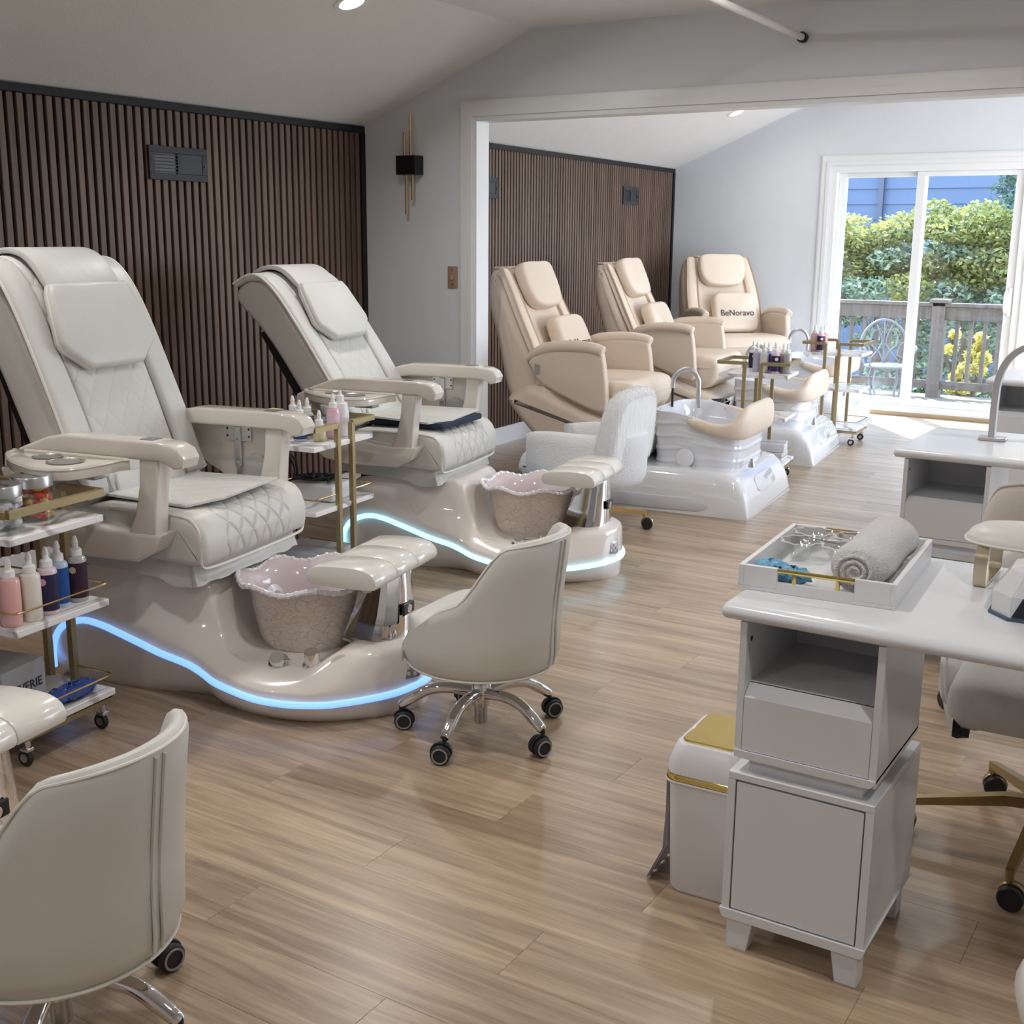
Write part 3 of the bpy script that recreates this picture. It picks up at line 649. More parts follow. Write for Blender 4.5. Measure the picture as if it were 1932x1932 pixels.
ped_chair('pedicure_recliner', 'cream pedicure recliner with blue light strip, nearest whole one', (-3.08, 3.072, 0), R(10))
ped_chair('pedicure_recliner', 'cream pedicure recliner by the dividing wall with navy seat cushion', (-3.267, 4.938, 0), R(10), -.125, 11.5, ledmat2, True)
ped_chair('pedicure_recliner', 'cream recliner mostly outside the view, only its footrest showing at left', (-2.941, 1.36, 0), R(10))

# ------------------------------------------------------------------ beige lounge chairs with foot baths, back room
def beige_chair(label, loc, rz, up=0., lab2=None, swivel=0.):
    t = thing('lounge_spa_chair', label, 'pedicure chair', loc, rz, 'beige lounge spa chairs in the back room')
    # platform
    loops = []
    for s, h, w_ in ((-1.50, .86, .42), (-1.45, .96, .45), (-1.2, 1, .48), (-.8, 1, .49), (-.5, 1, .495), (-.25, 1, .50), (-.16, .985, .50), (-.10, .92, .50), (-.06, .80, .50), (-.03, .62, .50), (-.01, .40, .50), (.0, .12, .50)):
        half = catmull([(w_ + .005, 0, 0), (w_ - .0, 0, .12), (w_ - .014, 0, .205), (w_ - .045, 0, .25), (w_ - .09, 0, .259), (w_ * .4, 0, .26), (0, 0, .26)], 4)
        def zz(p): 
            z = p.z * h
            if s > -.2: z = max(z, (.055 * (1 - (p.x / .5) ** 2)) * min(1, (s + .2) / .15)) if p.x < .48 else z
            return z
        loops.append([(s, -p.x, zz(p)) for p in half] + [(s, p.x, zz(p)) for p in half[::-1][1:]])
    pf = MB().loft(loops).build('platform', bathwhite, t, sharp=50)
    MB().prism([(-1.42, .02), (-.30, .02), (-.25, .04), (-.235, .06), (-.25, .085), (-.29, .098), (-1.42, .098)], -.506, -.493, 'xz', .004).build('side_panel', mat('acrylic_grey', (.70, .71, .75), .15, coat=.5), pf)
    Mf = frame_M((-.033, -.02, .160), (0, 1, 0), (-.43, 0, .9))
    MB().prism([(.20 * math.copysign(abs(math.cos(q)) ** .5, math.cos(q)), .055 * math.copysign(abs(math.sin(q)) ** .5, math.sin(q))) for q in (2 * PI * i / 40 for i in range(40))], -.01, .006, 'xy', .004, M=Mf).build('front_panel', mat('acrylic_clear_grey', (.70, .72, .76), .06, coat=.8), pf)
    # basin with wavy ribs
    cx, a_, b_ = -.40, .275, .325; N = 96
    def sup(th, k=.44):
        c, s = math.cos(th), math.sin(th); return (abs(c) ** k * (1 if c > 0 else -1), abs(s) ** k * (1 if s > 0 else -1))
    def topz(x): return .575 - .085 * (1 / (1 + math.exp(-(x - cx - .06) / .07)))
    loops = []; LV = 60
    for j in range(LV + 1):
        L = []
        for i in range(N):
            th = 2 * PI * i / N; ux, uy = sup(th); x = cx + a_ * ux; f = j / LV
            z0, z1 = .245, topz(x); z = z0 + (z1 - z0) * f
            wave = .020 * math.sin((x - cx) * 9 + .6); d = ((z - wave - .25) % .078) / .078
            rib = .0055 * math.exp(-((d - .5) / .13) ** 2) * (1 if .06 < f < .97 else 0)
            g = 1 + .05 * f; L.append((cx + (a_ * g + rib) * ux, (b_ * g + rib) * uy, z))
        loops.append(L)
    for g, dz in ((1.02, .006), (.97, .006), (.93, -.01), (.90, -.12), (.84, -.2), (.6, -.235), (.01, -.24)):
        L = []
        for i in range(N):
            ux, uy = sup(2 * PI * i / N); x = cx + a_ * ux; L.append((cx + a_ * g * ux * 1.03, b_ * g * uy * 1.03, topz(x) + dz if dz > -.05 else .575 + dz))
        loops.append(L)
    bs = MB().loft(loops, cap=(False, True)).build('basin', mat('basin_acrylic', (.78, .79, .84), .1, coat=.7), t, sharp=40)
    Mv = Matrix.Translation((-.44, -.352, .31)) @ Matrix.Rotation(PI / 2, 4, 'X')
    MB().lathe([(0, 0), (.055, 0), (.055, .010), (.049, .013), (0, .014)], 28, M=Mv).build('access_cap', bathwhite, bs)
    MB().lathe([(0, 0), (.022, 0), (.02, .014), (.012, .05), (0, .052)], 16, c=(-.07, -.2, .262)).build('drain_knob', steel, t)
    # padded U shaped rim
    pts = [(-.44, -.34, .555), (-.36, -.345, .548), (-.25, -.348, .528), (-.16, -.345, .548), (-.115, -.30, .605), (-.10, -.22, .635), (-.095, 0, .64), (-.10, .22, .635), (-.115, .30, .605), (-.16, .345, .548), (-.25, .348, .528), (-.36, .345, .548), (-.44, .34, .555)]
    P = catmull(pts, 6); loops = []
    for i, p in enumerate(P):
        d = (P[min(i + 1, len(P) - 1)] - P[max(i - 1, 0)]); d.z = 0; d.normalize(); nrm = Vector((d.y, -d.x, 0)); e = min(i, len(P) - 1 - i); sc2 = min(1, .25 + e / 4)
        lowz = .475 if True else 0
        lowz = min(topz(p.x) - .055, p.z - .05)
        L = []
        for k in range(14):
            an = 2 * PI * k / 14; hh = (p.z - lowz) / 2
            L.append(tuple(p + nrm * (math.cos(an) * .034 * sc2) + Vector((0, 0, -hh + math.copysign(abs(math.sin(an)) ** .6, math.sin(an)) * hh * sc2))))
        loops.append(L)
    MB().loft(loops).build('rim_cushion', beige, t, sharp=70)
    fa = MB().tube(catmull([(-.50, .05, .56), (-.50, .05, .70), (-.505, .05, .74), (-.535, .045, .785), (-.58, .04, .80), (-.625, .03, .785), (-.655, .02, .74), (-.66, .02, .68)], 6), .015, 12).build('faucet', steel, t)
    MB().tube([(-.66, .02, .685), (-.66, .02, .56)], .008, 10).build('hose', black, fa)
    base_parts = set(o.name for o in t.children)
    # lower shell
    MB().cush([(-1.64, .60), (-1.55, .66), (-1.45, .715), (-1.28, .635), (-1.0, .52), (-.82, .46), (-.74, .40), (-.80, .30), (-.95, .25), (-1.25, .25), (-1.42, .36), (-1.56, .50)], -.43, .43, .07, 6, mid=6).build('lower_shell', beige_side, t, sharp=60)
    MB().cush([(-1.40, .42), (-1.20, .34), (-.80, .275), (-.72, .33), (-.70, .42), (-.66, .46), (-.66, .42), (-.70, .28), (-.85, .235), (-1.25, .235)], -.40, .40, .03, 4, mid=4).build('foot_rail', bathwhite, t, sharp=60)
    # seat
    MB().cush([(-1.45, .72), (-1.2, .745), (-.9, .745), (-.80, .735), (-.765, .69), (-.765, .62), (-.80, .54), (-.86, .49), (-1.0, .50), (-1.4, .60)], -.355, .355, .05, 5, mid=8).build('seat', beige, t, sharp=60)
    MB().tube(catmull([(-1.2, -.355, .655), (-.9, -.357, .655), (-.80, -.34, .652), (-.765, -.25, .65), (-.762, 0, .65), (-.765, .25, .65), (-.80, .34, .652), (-.9, .357, .655)], 5), .003, 6).build('seat_seam', beige_side, t)
    # back
    ub = R(up); HB = Vector((-1.42, 0, .62))
    RB = Matrix.Translation(HB) @ Matrix.Rotation(ub, 4, 'Y') @ Matrix.Translation(-HB)
    prof = [(-1.40, .62), (-1.42, .78), (-1.47, .90), (-1.545, 1.06), (-1.63, 1.24), (-1.675, 1.34), (-1.71, 1.385), (-1.76, 1.40), (-1.80, 1.37), (-1.795, 1.19), (-1.715, .96), (-1.675, .76), (-1.63, .60), (-1.55, .50)]
    def tap(x, yy, z): return Vector((x, yy * (1 - .16 * max(0, (z - 1.0) / .43) ** 1.5), z))
    bk = MB().cush(prof, -.385, .385, .07, 6, mid=6); bk.mapv(lambda x, yy, z: RB @ tap(x, yy, z)); back = bk.build('backrest', beige_side, t, sharp=60)
    for sd in (-1, 1):
        q = MB().cush([(-1.375, .66), (-1.385, .80), (-1.44, .93), (-1.515, 1.08), (-1.605, 1.26), (-1.66, 1.36), (-1.695, 1.405), (-1.745, 1.415), (-1.72, 1.36), (-1.65, 1.24), (-1.56, 1.06), (-1.48, .90), (-1.43, .70)], min(sd * .255, sd * .375), max(sd * .255, sd * .375), .045, 5, mid=3)
        q.mapv(lambda x, yy, z: RB @ tap(x, yy, z)); q.build('side_bolster', beige, t, sharp=60)
    q = MB().cush([(-1.385, .70), (-1.425, .84), (-1.49, .98), (-1.55, 1.10), (-1.63, 1.27), (-1.69, 1.38), (-1.73, 1.405), (-1.745, 1.35), (-1.65, 1.2), (-1.5, .9), (-1.43, .7)], -.265, .265, .02, 4, mid=6)
    q.mapv(lambda x, yy, z: RB @ tap(x, yy, z)); q.build('back_panel', beige, t, sharp=60)
    # head pillow: soft slab that follows the back
    ln = Vector((-1.545 + 1.70, 0, 1.06 - 1.42)).normalized(); nn = Vector((-ln.z, 0, ln.x)); nn = nn if nn.x > 0 else -nn
    c0 = Vector((-1.632, 0, 1.272)) + nn * .045
    q = MB(); W = catmull([(-.20, .15, 0), (0, .155, 0), (.20, .15, 0), (.235, .06, 0), (.225, -.05, 0), (.16, -.135, 0), (0, -.155, 0), (-.16, -.135, 0), (-.225, -.05, 0), (-.235, .06, 0)], 4, True)
    loops = []
    for k in range(9):
        a2 = -PI / 2 + PI * k / 8; ins = .82 + .18 * math.cos(a2) ** .6 if abs(math.cos(a2)) > 1e-6 else .82
        loops.append([tuple(c0 + Vector((0, 1, 0)) * p.x * ins - ln * p.y * ins + nn * (math.sin(a2) * .042 + .02 * (1 - (p.x / .24) ** 2) * (1 if k > 4 else 0))) for p in W])
    loops.append([tuple(c0 + Vector((0, 1, 0)) * p.x * .3 - ln * p.y * .3 + nn * .058) for p in W])
    q.loft(loops); q.mapv(lambda x, yy, z: RB @ Vector((x, yy, z))); q.build('head_pillow', beige, t, sharp=70)
    q = MB().box(-1.83, -1.805, -.19, .19, 1.08, 1.39, .006, 1).box(-1.83, -1.73, -.19, .19, 1.395, 1.412, .006, 1); q.mapv(lambda x, yy, z: RB @ Vector((x, yy, z))); q.build('pillow_flap', beige_side, t)
    # arms
    for sd in (-1, 1):
        a0, a1 = sorted((sd * .375, sd * .435))
        ar = MB().cush([(-1.475, .85), (-1.435, .80), (-1.395, .72), (-1.20, .63), (-.985, .55), (-.925, .57), (-.925, .66), (-.955, .90), (-.975, .925), (-1.02, .935), (-1.31, .93)], a0, a1, .018, 4, mid=2).build('armrest', beige_side, t, sharp=60)
        MB().tube(catmull([(-1.475, sd * .42, .865), (-1.40, sd * .425, .905), (-1.31, sd * .43, .935), (-1.15, sd * .435, .948), (-1.02, sd * .435, .942), (-.965, sd * .43, .925)], 5), [.014] + [.03] * 23 + [.026, .02][:2], 10).build('arm_roll', beige, ar) if False else None
        P = catmull([(-1.48, sd * .405, .86), (-1.40, sd * .41, .905), (-1.31, sd * .415, .937), (-1.15, sd * .42, .95), (-1.02, sd * .42, .943), (-.96, sd * .418, .922)], 5)
        MB().tube(P, [.018 + .018 * min(1, i / 6) - .006 * (1 if i == len(P) - 1 else 0) for i in range(len(P))], 12).build('arm_roll', beige, ar)
    MB().box(-1.405, -1.375, -.449, -.441, .775, .83, .001, 1).build('logo_tag', mat('tag_silver', (.6, .6, .6), .3, .6), t)
    SWM = Matrix.Translation((-1.15, 0, 0)) @ Matrix.Rotation(swivel, 4, 'Z') @ Matrix.Translation((1.15, 0, 0))
    for o in t.children:
        if o.name not in base_parts: o.matrix_local = SWM
    # lumbar pillow is a loose thing
    Mw = Matrix.Translation(loc) @ Matrix.Rotation(rz, 4, 'Z') @ SWM
    pl = thing('lumbar_pillow', lab2, 'pillow', Mw @ (RB @ Vector((-1.30, .06, .762))), rz + swivel, 'beige lumbar pillows on the lounge chairs')
    tl = R(-24) + ub
    loops = []; hw, hh = .225, .19
    for k in range(11):
        a2 = -PI / 2 + PI * k / 10; f = math.cos(a2); L = []
        for i in range(48):
            th = 2 * PI * i / 48; c, s = math.cos(th), math.sin(th); u = abs(c) ** .35 * (1 if c > 0 else -1); v = abs(s) ** .35 * (1 if s > 0 else -1)
            g = .55 + .45 * f ** .35 if f > 1e-6 else .0; pin = 1 - .05 * (1 - abs(u) ** 4) * (1 if abs(v) > .9 else 0)
            L.append((math.sin(a2) * .055, hw * u * g, .18 + hh * v * g))
        loops.append(L)
    q = MB().loft(loops); q.mapv(lambda x, yy, z: Matrix.Rotation(tl, 4, 'Y') @ Vector((x, yy, z))); q.build('pillow_body', beige, pl, sharp=80)
    Mt = Matrix.Rotation(tl, 4, 'Y') @ frame_M((.058, 0, .16), (0, 1, 0), (0, 0, 1))
    text_mesh('lettering', 'BeNoravo', .082, mat('brown_print', (.07, .05, .045), .6), pl, Mt)
    return t
beige_chair('beige lounge spa chair nearest the cased opening with white foot bath', (-2.467, 6.987, 0), R(5.5), 0, 'beige lettered pillow on the lounge chair nearest the opening')
beige_chair('middle beige lounge spa chair on the back room slatted wall', (-2.70, 8.86, 0), R(6.5), 0, 'beige pillow on the middle lounge chair, lettering turned away')
beige_chair('beige lounge spa chair in the far corner facing the room', (-3.0, 10.66, 0), R(2), 4, 'beige pillow with BeNoravo lettering on the far corner chair', R(-44))

# ------------------------------------------------------------------ rolling carts
def cart(label, loc, rz):
    t = thing('rolling_cart', label, 'cart', loc, rz, 'gold framed rolling carts with marble shelves')
    L, W = .23, .19; g = .055; z = .80
    fr = MB()
    for sd in (-1, 1):
        for xx in (-g, g):
            fr.tube([(xx, sd * W, .10), (xx, sd * W, z)], .0155, square=True)
        fr.tube([(-g, sd * W, z), (-L, sd * W, z)], .0155, square=True); fr.tube([(g, sd * W, z), (L, sd * W, z)], .0155, square=True)
        fr.tube([(sd * L, -W, z), (sd * L, W, z)], .0155, square=True)
        fr.tube([(-L, sd * (W - .02), .105), (L, sd * (W - .02), .105)], .012, square=True)
        fr.tube([(sd * (L - .01), -W, .105), (sd * (L - .01), W, .105)], .012, square=True)
    fr.build('frame', goldpaint, t, sharp=20)
    for zz in (.118, .425, .705): MB().box(-L, L, -W, W, zz, zz + .022, .002, 1).build('shelf', marble, t)
    for zz in (.19, .50):
        for sd in (-1, 1):
            MB().tube(catmull([(sd * g, -W, zz), (sd * (L - .03), -W, zz), (sd * (L - .006), -W + .012, zz), (sd * L, -W + .04, zz), (sd * L, W - .04, zz), (sd * (L - .006), W - .012, zz), (sd * (L - .03), W, zz), (sd * g, W, zz)], 4), .0035, 6).build('guard_rail', brass, t)
    for sx in (-1, 1):
        for sy in (-1, 1):
            x, y = sx * (L - .03), sy * (W - .03)
            c = MB().tube([(x, y, .095), (x, y, .06)], .009, 8).box(x - .02, x + .012, y - .014, y + .014, .05, .062, .002, 1).build('caster', chrome, t)
            MB().lathe([(0, -.008), (.024, -.008), (.027, -.003), (.027, .003), (.024, .008), (0, .008)], 18, M=Matrix.Translation((x - .012, y, .027)) @ Matrix.Rotation(PI / 2, 4, 'X')).build('wheel', rubber, c)
            MB().lathe([(0, -.0095), (.014, -.0095), (.014, .0095), (0, .0095)], 14, M=Matrix.Translation((x - .012, y, .027)) @ Matrix.Rotation(PI / 2, 4, 'X')).build('hub', steel, c)
    M = Matrix.Translation(loc) @ Matrix.Rotation(rz, 4, 'Z')
    return lambda x, y, z: tuple(M @ Vector((x, y, z)))
nozzle = mat('white_cap', (.85, .85, .84), .35)
def bottle(label, loc, body, lab=None, h=.135, r=.03, group='squeeze bottles on the carts', bandfrac=(.18, .92), rz=0., logo=None):
    t = thing('squeeze_bottle', label, 'bottle', loc, rz, group)
    m = mat('liquid_%d_%d_%d' % tuple(int(c * 99) for c in body), body, .2, coat=.3, var=.03)
    MB().lathe([(0, 0), (r * .92, 0), (r, .006), (r, h * .88), (r * .9, h * .95), (r * .5, h), (0, h)], 22).build('bottle_body', m, t)
    c = MB().lathe([(0, h - .001), (r * .62, h - .001), (r * .62, h + .018), (r * .5, h + .022), (r * .34, h + .024), (r * .28, h + .038), (r * .36, h + .04), (r * .30, h + .046), (r * .16, h + .062), (0, h + .063)], 16)
    c.build('nozzle_cap', nozzle, t)
    if lab:
        lm = mat('label_%d_%d_%d' % tuple(int(c * 99) for c in lab), lab, .45, var=.05)
        z0, z1 = h * bandfrac[0] * .5, h * bandfrac[1] * .93; vs = []; n = 13; a0 = R(-150); a1 = R(60)
        L1 = [((r + .0006) * math.cos(a0 + (a1 - a0) * i / n), (r + .0006) * math.sin(a0 + (a1 - a0) * i / n), z0) for i in range(n + 1)]
        lo = MB().loft([L1, [(x, y, z1) for x, y, _ in L1]], cap=(False, False), closed=False).build('label_wrap', lm, t, fix=False)
        if logo:
            am = R(-62); Mq = frame_M(((r + .0012) * math.cos(am), (r + .0012) * math.sin(am), z1 - .022), (-math.sin(am), math.cos(am), 0), (0, 0, 1))
            MB().lathe([(0, -.0003), (.011, -.0003), (.011, .0003), (0, .0003)], 18, M=Mq).build('logo_dot', mat('logo_%d_%d_%d' % tuple(int(c * 99) for c in logo), logo, .5), lo)
    return t
def jar(label, loc, fill, r=.052, h=.10, lumps=True):
    t = thing('glass_jar', label, 'jar', loc, 0, 'round glass jars with steel lids')
    MB().lathe([(0, .004), (r * .94, .004), (r * .96, .012), (r * .96, h * .93), (r, h * .93), (r, 0), (0, 0)], 26).build('jar_glass', glass, t)
    lid = MB().lathe([(0, h + .028), (r * .98, h + .028), (r * 1.02, h + .022), (r * 1.02, h - .006), (r * .9, h - .006), (0, h)], 28).build('lid', steel, t)
    MB().box(-r * .8, r * .8, -.004, .004, h + .028, h + .0295).build('lid_crease', chrome, lid)
    for i, c in enumerate(fill):
        m = MB(); random.seed(int(loc[0] * 1000) + i)
        for k in range(34):
            a = random.random() * 6.28; rr = (r * .78) * math.sqrt(random.random()); zz = .014 + (h * .80) * (k + .5) / 34
            m.sphere((rr * math.cos(a), rr * math.sin(a), zz), (.019, .019, .010) if lumps else (.024, .022, .014), 5)
        m.build('contents', mat('fill_%d_%d_%d' % tuple(int(q * 99) for q in c), c, .5, var=.2), t)
    return t
# cart beside the left edge
A = cart('gold rolling cart at the left edge holding candy jars', (-3.275, 2.255, 0), R(7))
zt, zm, zb = .728, .448, .141
jar('glass jar of red and yellow sweets on the left cart', A(.085, .045, zt), [(.55, .05, .03), (.60, .12, .04), (.75, .45, .05)], .062, .112)
jar('glass jar of white wrapped sachets in front on the left cart', A(.10, -.092, zt), [(.8, .8, .8), (.6, .62, .65)], .062, .108, False)
jar('glass jar behind the red sweets on the left cart', A(-.07, -.03, zt), [(.75, .75, .74)], .062, .108, False)
navyl, cobalt, plum, pinkl, magl = (.02, .015, .06), (.01, .07, .30), (.035, .01, .03), (.80, .45, .45), (.45, .03, .15)
for i, (x, y, b_, l_, lb, lg) in enumerate((( .165, -.145, (.78, .44, .42), None, 'pink liquid bottle at the left end of the cart row', None), (.178, -.078, (.80, .76, .68), None, 'milky white bottle, second in the left cart row', None), (.175, -.008, (.78, .60, .66), navyl, 'pink bottle with dark violet label on the left cart', (.75, .4, .5)),
        (.15, .062, (.45, .55, .68), cobalt, 'blue labelled clear bottle on the left cart', (.4, .6, .8)), (.155, .135, (.45, .43, .40), plum, 'dark plum labelled bottle at the right end of the left cart row', (.5, .42, .25)))):
    bottle(lb, A(x, y, zm), b_, l_, .15, .031, 'bottles on the left cart', logo=lg)
t = thing('storage_box', 'grey cardboard box with printed lettering on the left cart bottom', 'box', A(-.06, -.04, zb), R(12))
MB().box(-.12, .12, -.09, .10, 0, .12, .003, 1).build('carton', mat('grey_card', (.52, .53, .55), .6, var=.1), t)
text_mesh('print', 'EVERIE', .042, mat('ink', (.03, .03, .03), .6), t, frame_M((.121, .02, .045), (0, 1, 0), (0, 0, 1)))
t = thing('plastic_bag', 'crumpled blue plastic bag on the left cart bottom', 'bag', A(.165, .06, zb), R(10))
m = MB(); m.sphere((0, 0, .022), (.05, .11, .022), 12)
random.seed(3); m.v = [(x + random.uniform(-.006, .006), y + random.uniform(-.006, .006), max(.001, z + random.uniform(-.008, .008))) for x, y, z in m.v]
m.build('bag_body', mat('blue_film', (.03, .08, .32), .15, coat=.6, bump=.8, bscale=30), t, sharp=180)
# cart between the two recliners
B = cart('gold rolling cart between the two cream recliners', (-3.545, 3.99, 0), R(96))
for i in range(4):
    t = thing('nail_box', 'small red and yellow carton, number %s in the row on the middle cart' % ('one', 'two', 'three', 'four')[i], 'box', B(-.195 + i * .046, .135, zt), R(96), 'small cartons on the middle cart')
    MB().box(-.02, .02, -.03, .03, 0, .122, .001, 1).build('carton', mat('yellow_card', (.75, .62, .30), .5, var=.2), t)
    MB().box(-.0205, .0205, -.0306, .0306, .01, .108, .001, 1).build('carton_band', mat('red_print', (.45, .05, .07), .5, var=.4, vscale=90), t)
for x, y, b_, l_, lb, h in ((-.105, -.03, (.7, .7, .72), cobalt, 'bottle with bright blue label on the middle cart', .115), (-.03, .06, (.72, .72, .72), None, 'clear bottle at the back of the middle cart', .12), (-.02, -.01, (.55, .56, .56), (.10, .10, .11), 'clear bottle with grey label on the middle cart', .115),
        (-.06, -.10, (.62, .56, .36), None, 'short amber bottle at the front of the middle cart', .07), (.025, -.115, (.80, .45, .55), (.78, .55, .65), 'pink bottle with pink label on the middle cart', .135)):
    bottle(lb, B(x, y, zt), b_, l_, h, .029, 'bottles on the middle cart')
t = thing('pump_bottle', 'tall white lotion bottle on the middle cart', 'bottle', B(.098, -.105, zt), 0)
MB().lathe([(0, 0), (.036, 0), (.04, .008), (.038, .11), (.032, .145), (.016, .155), (.0, .155)], 24).build('bottle_body', mat('white_lotion', (.80, .80, .80), .3), t)
MB().lathe([(0, .154), (.017, .154), (.016, .18), (.008, .184), (.006, .198), (0, .199)], 16).build('nozzle_cap', nozzle, t)
jar('glass jar of cotton with steel lid on the middle cart', B(.155, -.02, zt), [(.85, .85, .85)], .055, .095, False)
jar('second steel lidded jar behind the bottles on the middle cart', B(.07, .09, zt), [(.7, .7, .7)], .05, .10, False)
t = thing('power_box', 'white power supply box with black cables on the middle cart', 'power supply', B(.04, -.02, zm), R(100))
MB().box(-.09, .09, -.12, .12, 0, .075, .012, 3).build('housing', mat('matte_white', (.72, .72, .73), .4), t)
m = MB(); random.seed(5)
for k in range(6):
    pts = [(random.uniform(-.07, .05), random.uniform(-.1, .1), .085 + random.uniform(0, .02)) for _ in range(5)]
    m.tube(catmull(pts, 6), .005, 6)
m.build('coiled_cable', rubber, t)
t = thing('carton', 'flat grey carton under the middle cart', 'box', B(.0, -.0, zb), R(100)); MB().box(-.11, .11, -.15, .13, 0, .085, .003, 1).build('carton_body', mat('grey_card', (.5, .5, .5)), t)
MB().box(-.02, .02, -.15, .131, .085, .0856).build('tape', mat('card_tape', (.4, .4, .4), .3), t)
t = thing('power_cable', 'black cable hanging behind the middle cart', 'cable', B(.10, .21, 0), 0)
t2 = MB().tube(catmull([(0, 0, .006), (.05, .03, .05), (.0, .06, .3), (.03, .05, .55), (-.02, .03, .62), (.06, .0, .55), (.05, -.04, .45)], 8), .005, 6).build('cord', rubber, t)
MB().tube(catmull([(0, 0, .006), (.10, -.10, .006), (.25, -.12, .006), (.30, .1, .006)], 8), .005, 6).build('cord', rubber, t)
# carts of the back room
Cc = cart('gold rolling cart between the two near foot baths', (-2.86, 7.745, 0), R(8))
for i, (x, y, b_, l_, lb) in enumerate(((-.07, .12, (.72, .72, .80), navyl, 'white bottle with navy label at the left of the near back room cart'), (-.02, .02, (.45, .46, .60), None, 'lavender bottle on the near back room cart'), (.035, -.02, (.60, .58, .55), None, 'milky grey bottle on the near back room cart'), (.045, .078, (.3, .36, .70), cobalt, 'blue bottle behind the milky one on the near back room cart'),
        (.097, .03, (.75, .60, .66), magl, 'bottle with magenta label on the near back room cart'), (.115, -.03, (.7, .5, .6), navyl, 'bottle with dark violet label on the near back room cart'), (.155, .03, (.62, .42, .42), None, 'dusty pink bottle on the near back room cart'), (.19, -.02, (.38, .37, .35), None, 'smoky grey bottle at the right of the near back room cart'))):
    bottle(lb, Cc(x, y, zt), b_, l_, .135, .029, 'bottles on the near back room cart', logo=(.8, .6, .7) if l_ in (navyl, magl) else None)
for i, (z0, d) in enumerate(((zb, .0), (zb + .055, .015))):
    t = thing('white_carton', ('lower', 'upper')[i] + ' flat white carton on the bottom of the near back room cart', 'box', Cc(.10, .03 + d, z0), R(8 + i * 5)); MB().box(-.10, .10, -.10, .10, 0, .053, .002, 1).build('carton_body', white_paint, t); MB().box(-.10, .1005, -.012, .012, .053, .0535).build('tape', mat('card_tape', (.4, .4, .4), .3), t)
Dd = cart('gold rolling cart beside the sliding door end of the room', (-2.885, 9.585, 0), R(3))
for i, (x, y, b_, l_, lb) in enumerate(((-.172, -.085, (.72, .44, .46), None, 'pink bottle on the far cart'), (-.112, -.12, (.70, .50, .56), navyl, 'bottle with dark label on the far cart'), (-.105, -.05, (.70, .30, .25), None, 'red tinted bottle behind on the far cart'))):
    bottle(lb, Dd(x, y, zt), b_, l_, .145, .03, 'bottles on the far cart', logo=(.8, .6, .7) if l_ else None)

# ------------------------------------------------------------------ swivel chairs
def caster(parent, x, y, a, hood, wheelm, ringm=None, r=.032):
    M = Matrix.Translation((x, y, 0)) @ Matrix.Rotation(a, 4, 'Z')
    c = MB().tube([(0, 0, .085), (0, 0, .055)], .007, 8, M=M)
    hp = [(-.036 * math.cos(q) - .010, .034 + .036 * math.sin(q)) for q in np.linspace(R(-25), R(165), 12)]
    c.prism(hp + [(.02, .034), (-.01, .030)], -.006, .006, 'xz', .002, 1, M=M)
    co = c.build('caster', hood, parent)
    for sd in (-1, 1):
        MB().lathe([(0, -.009), (r - .004, -.009), (r, -.005), (r, .005), (r - .004, .009), (0, .009)], 20, M=M @ Matrix.Translation((-.010, sd * .016, r)) @ Matrix.Rotation(PI / 2, 4, 'X')).build('wheel', wheelm, co)
        if ringm: MB().lathe([(.021, 0), (.026, 0), (.026, .002), (.021, .002), (.021, 0)], 20, cap=(False, False), M=M @ Matrix.Translation((-.010, sd * .0265, r)) @ Matrix.Rotation(-sd * PI / 2, 4, 'X')).build('wheel_ring', ringm, co)
def star_base(t, legm, R0, rot, style, hubz=.15):
    m = MB().lathe([(0, hubz - .055), (.028, hubz - .055), (.033, hubz - .03), (.036, hubz + .02), (.03, hubz + .03), (0, hubz + .03)], 22).build('hub', legm, t)
    MB().lathe([(0, hubz + .028), (.026, hubz + .028), (.026, hubz + .07), (.02, hubz + .075), (.014, hubz + .078), (.014, hubz + .16), (0, hubz + .16)], 18).build('gas_lift', legm, t)
    MB().lathe([(0, hubz + .066), (.028, hubz + .066), (.028, hubz + .078), (0, hubz + .078)], 18).build('collar', black, t)
    if style == 'arc': MB().lathe([(0, .035), (.020, .035), (.022, .04), (.022, hubz - .05), (0, hubz - .05)], 18).build('piston', steel, t)
    for k in range(5):
        a = rot + 2 * PI * k / 5; c, s = math.cos(a), math.sin(a)
        if style == 'arc':
            P = catmull([(.02 * c, .02 * s, hubz - .01), (.10 * c, .10 * s, hubz + .0), (.17 * c, .17 * s, hubz - .008), (.225 * c, .225 * s, hubz - .038), (R0 * c, R0 * s, .082)], 5)
            MB().tube(P, [.019] * (len(P) - 5) + [.018, .0175, .017, .016, .014], 12).build('leg', legm, t)
        else:
            P = [(.02 * c, .02 * s, hubz - .01), (.10 * c, .10 * s, hubz - .012), (R0 * .93 * c, R0 * .93 * s, .100), (R0 * c, R0 * s, .095), (R0 * c, R0 * s, .075)]
            MB().tube(P[:4], [.022, .021, .015, .014], square=True).tube([(R0 * c, R0 * s, .10), (R0 * c, R0 * s, .07)], .011, 10).build('leg', legm, t, sharp=20)
        caster(t, R0 * c, R0 * s, a + 1.3 + k * 1.7, black if style == 'arc' else legm, rubber if style == 'arc' else black, greyring if style == 'arc' else None)
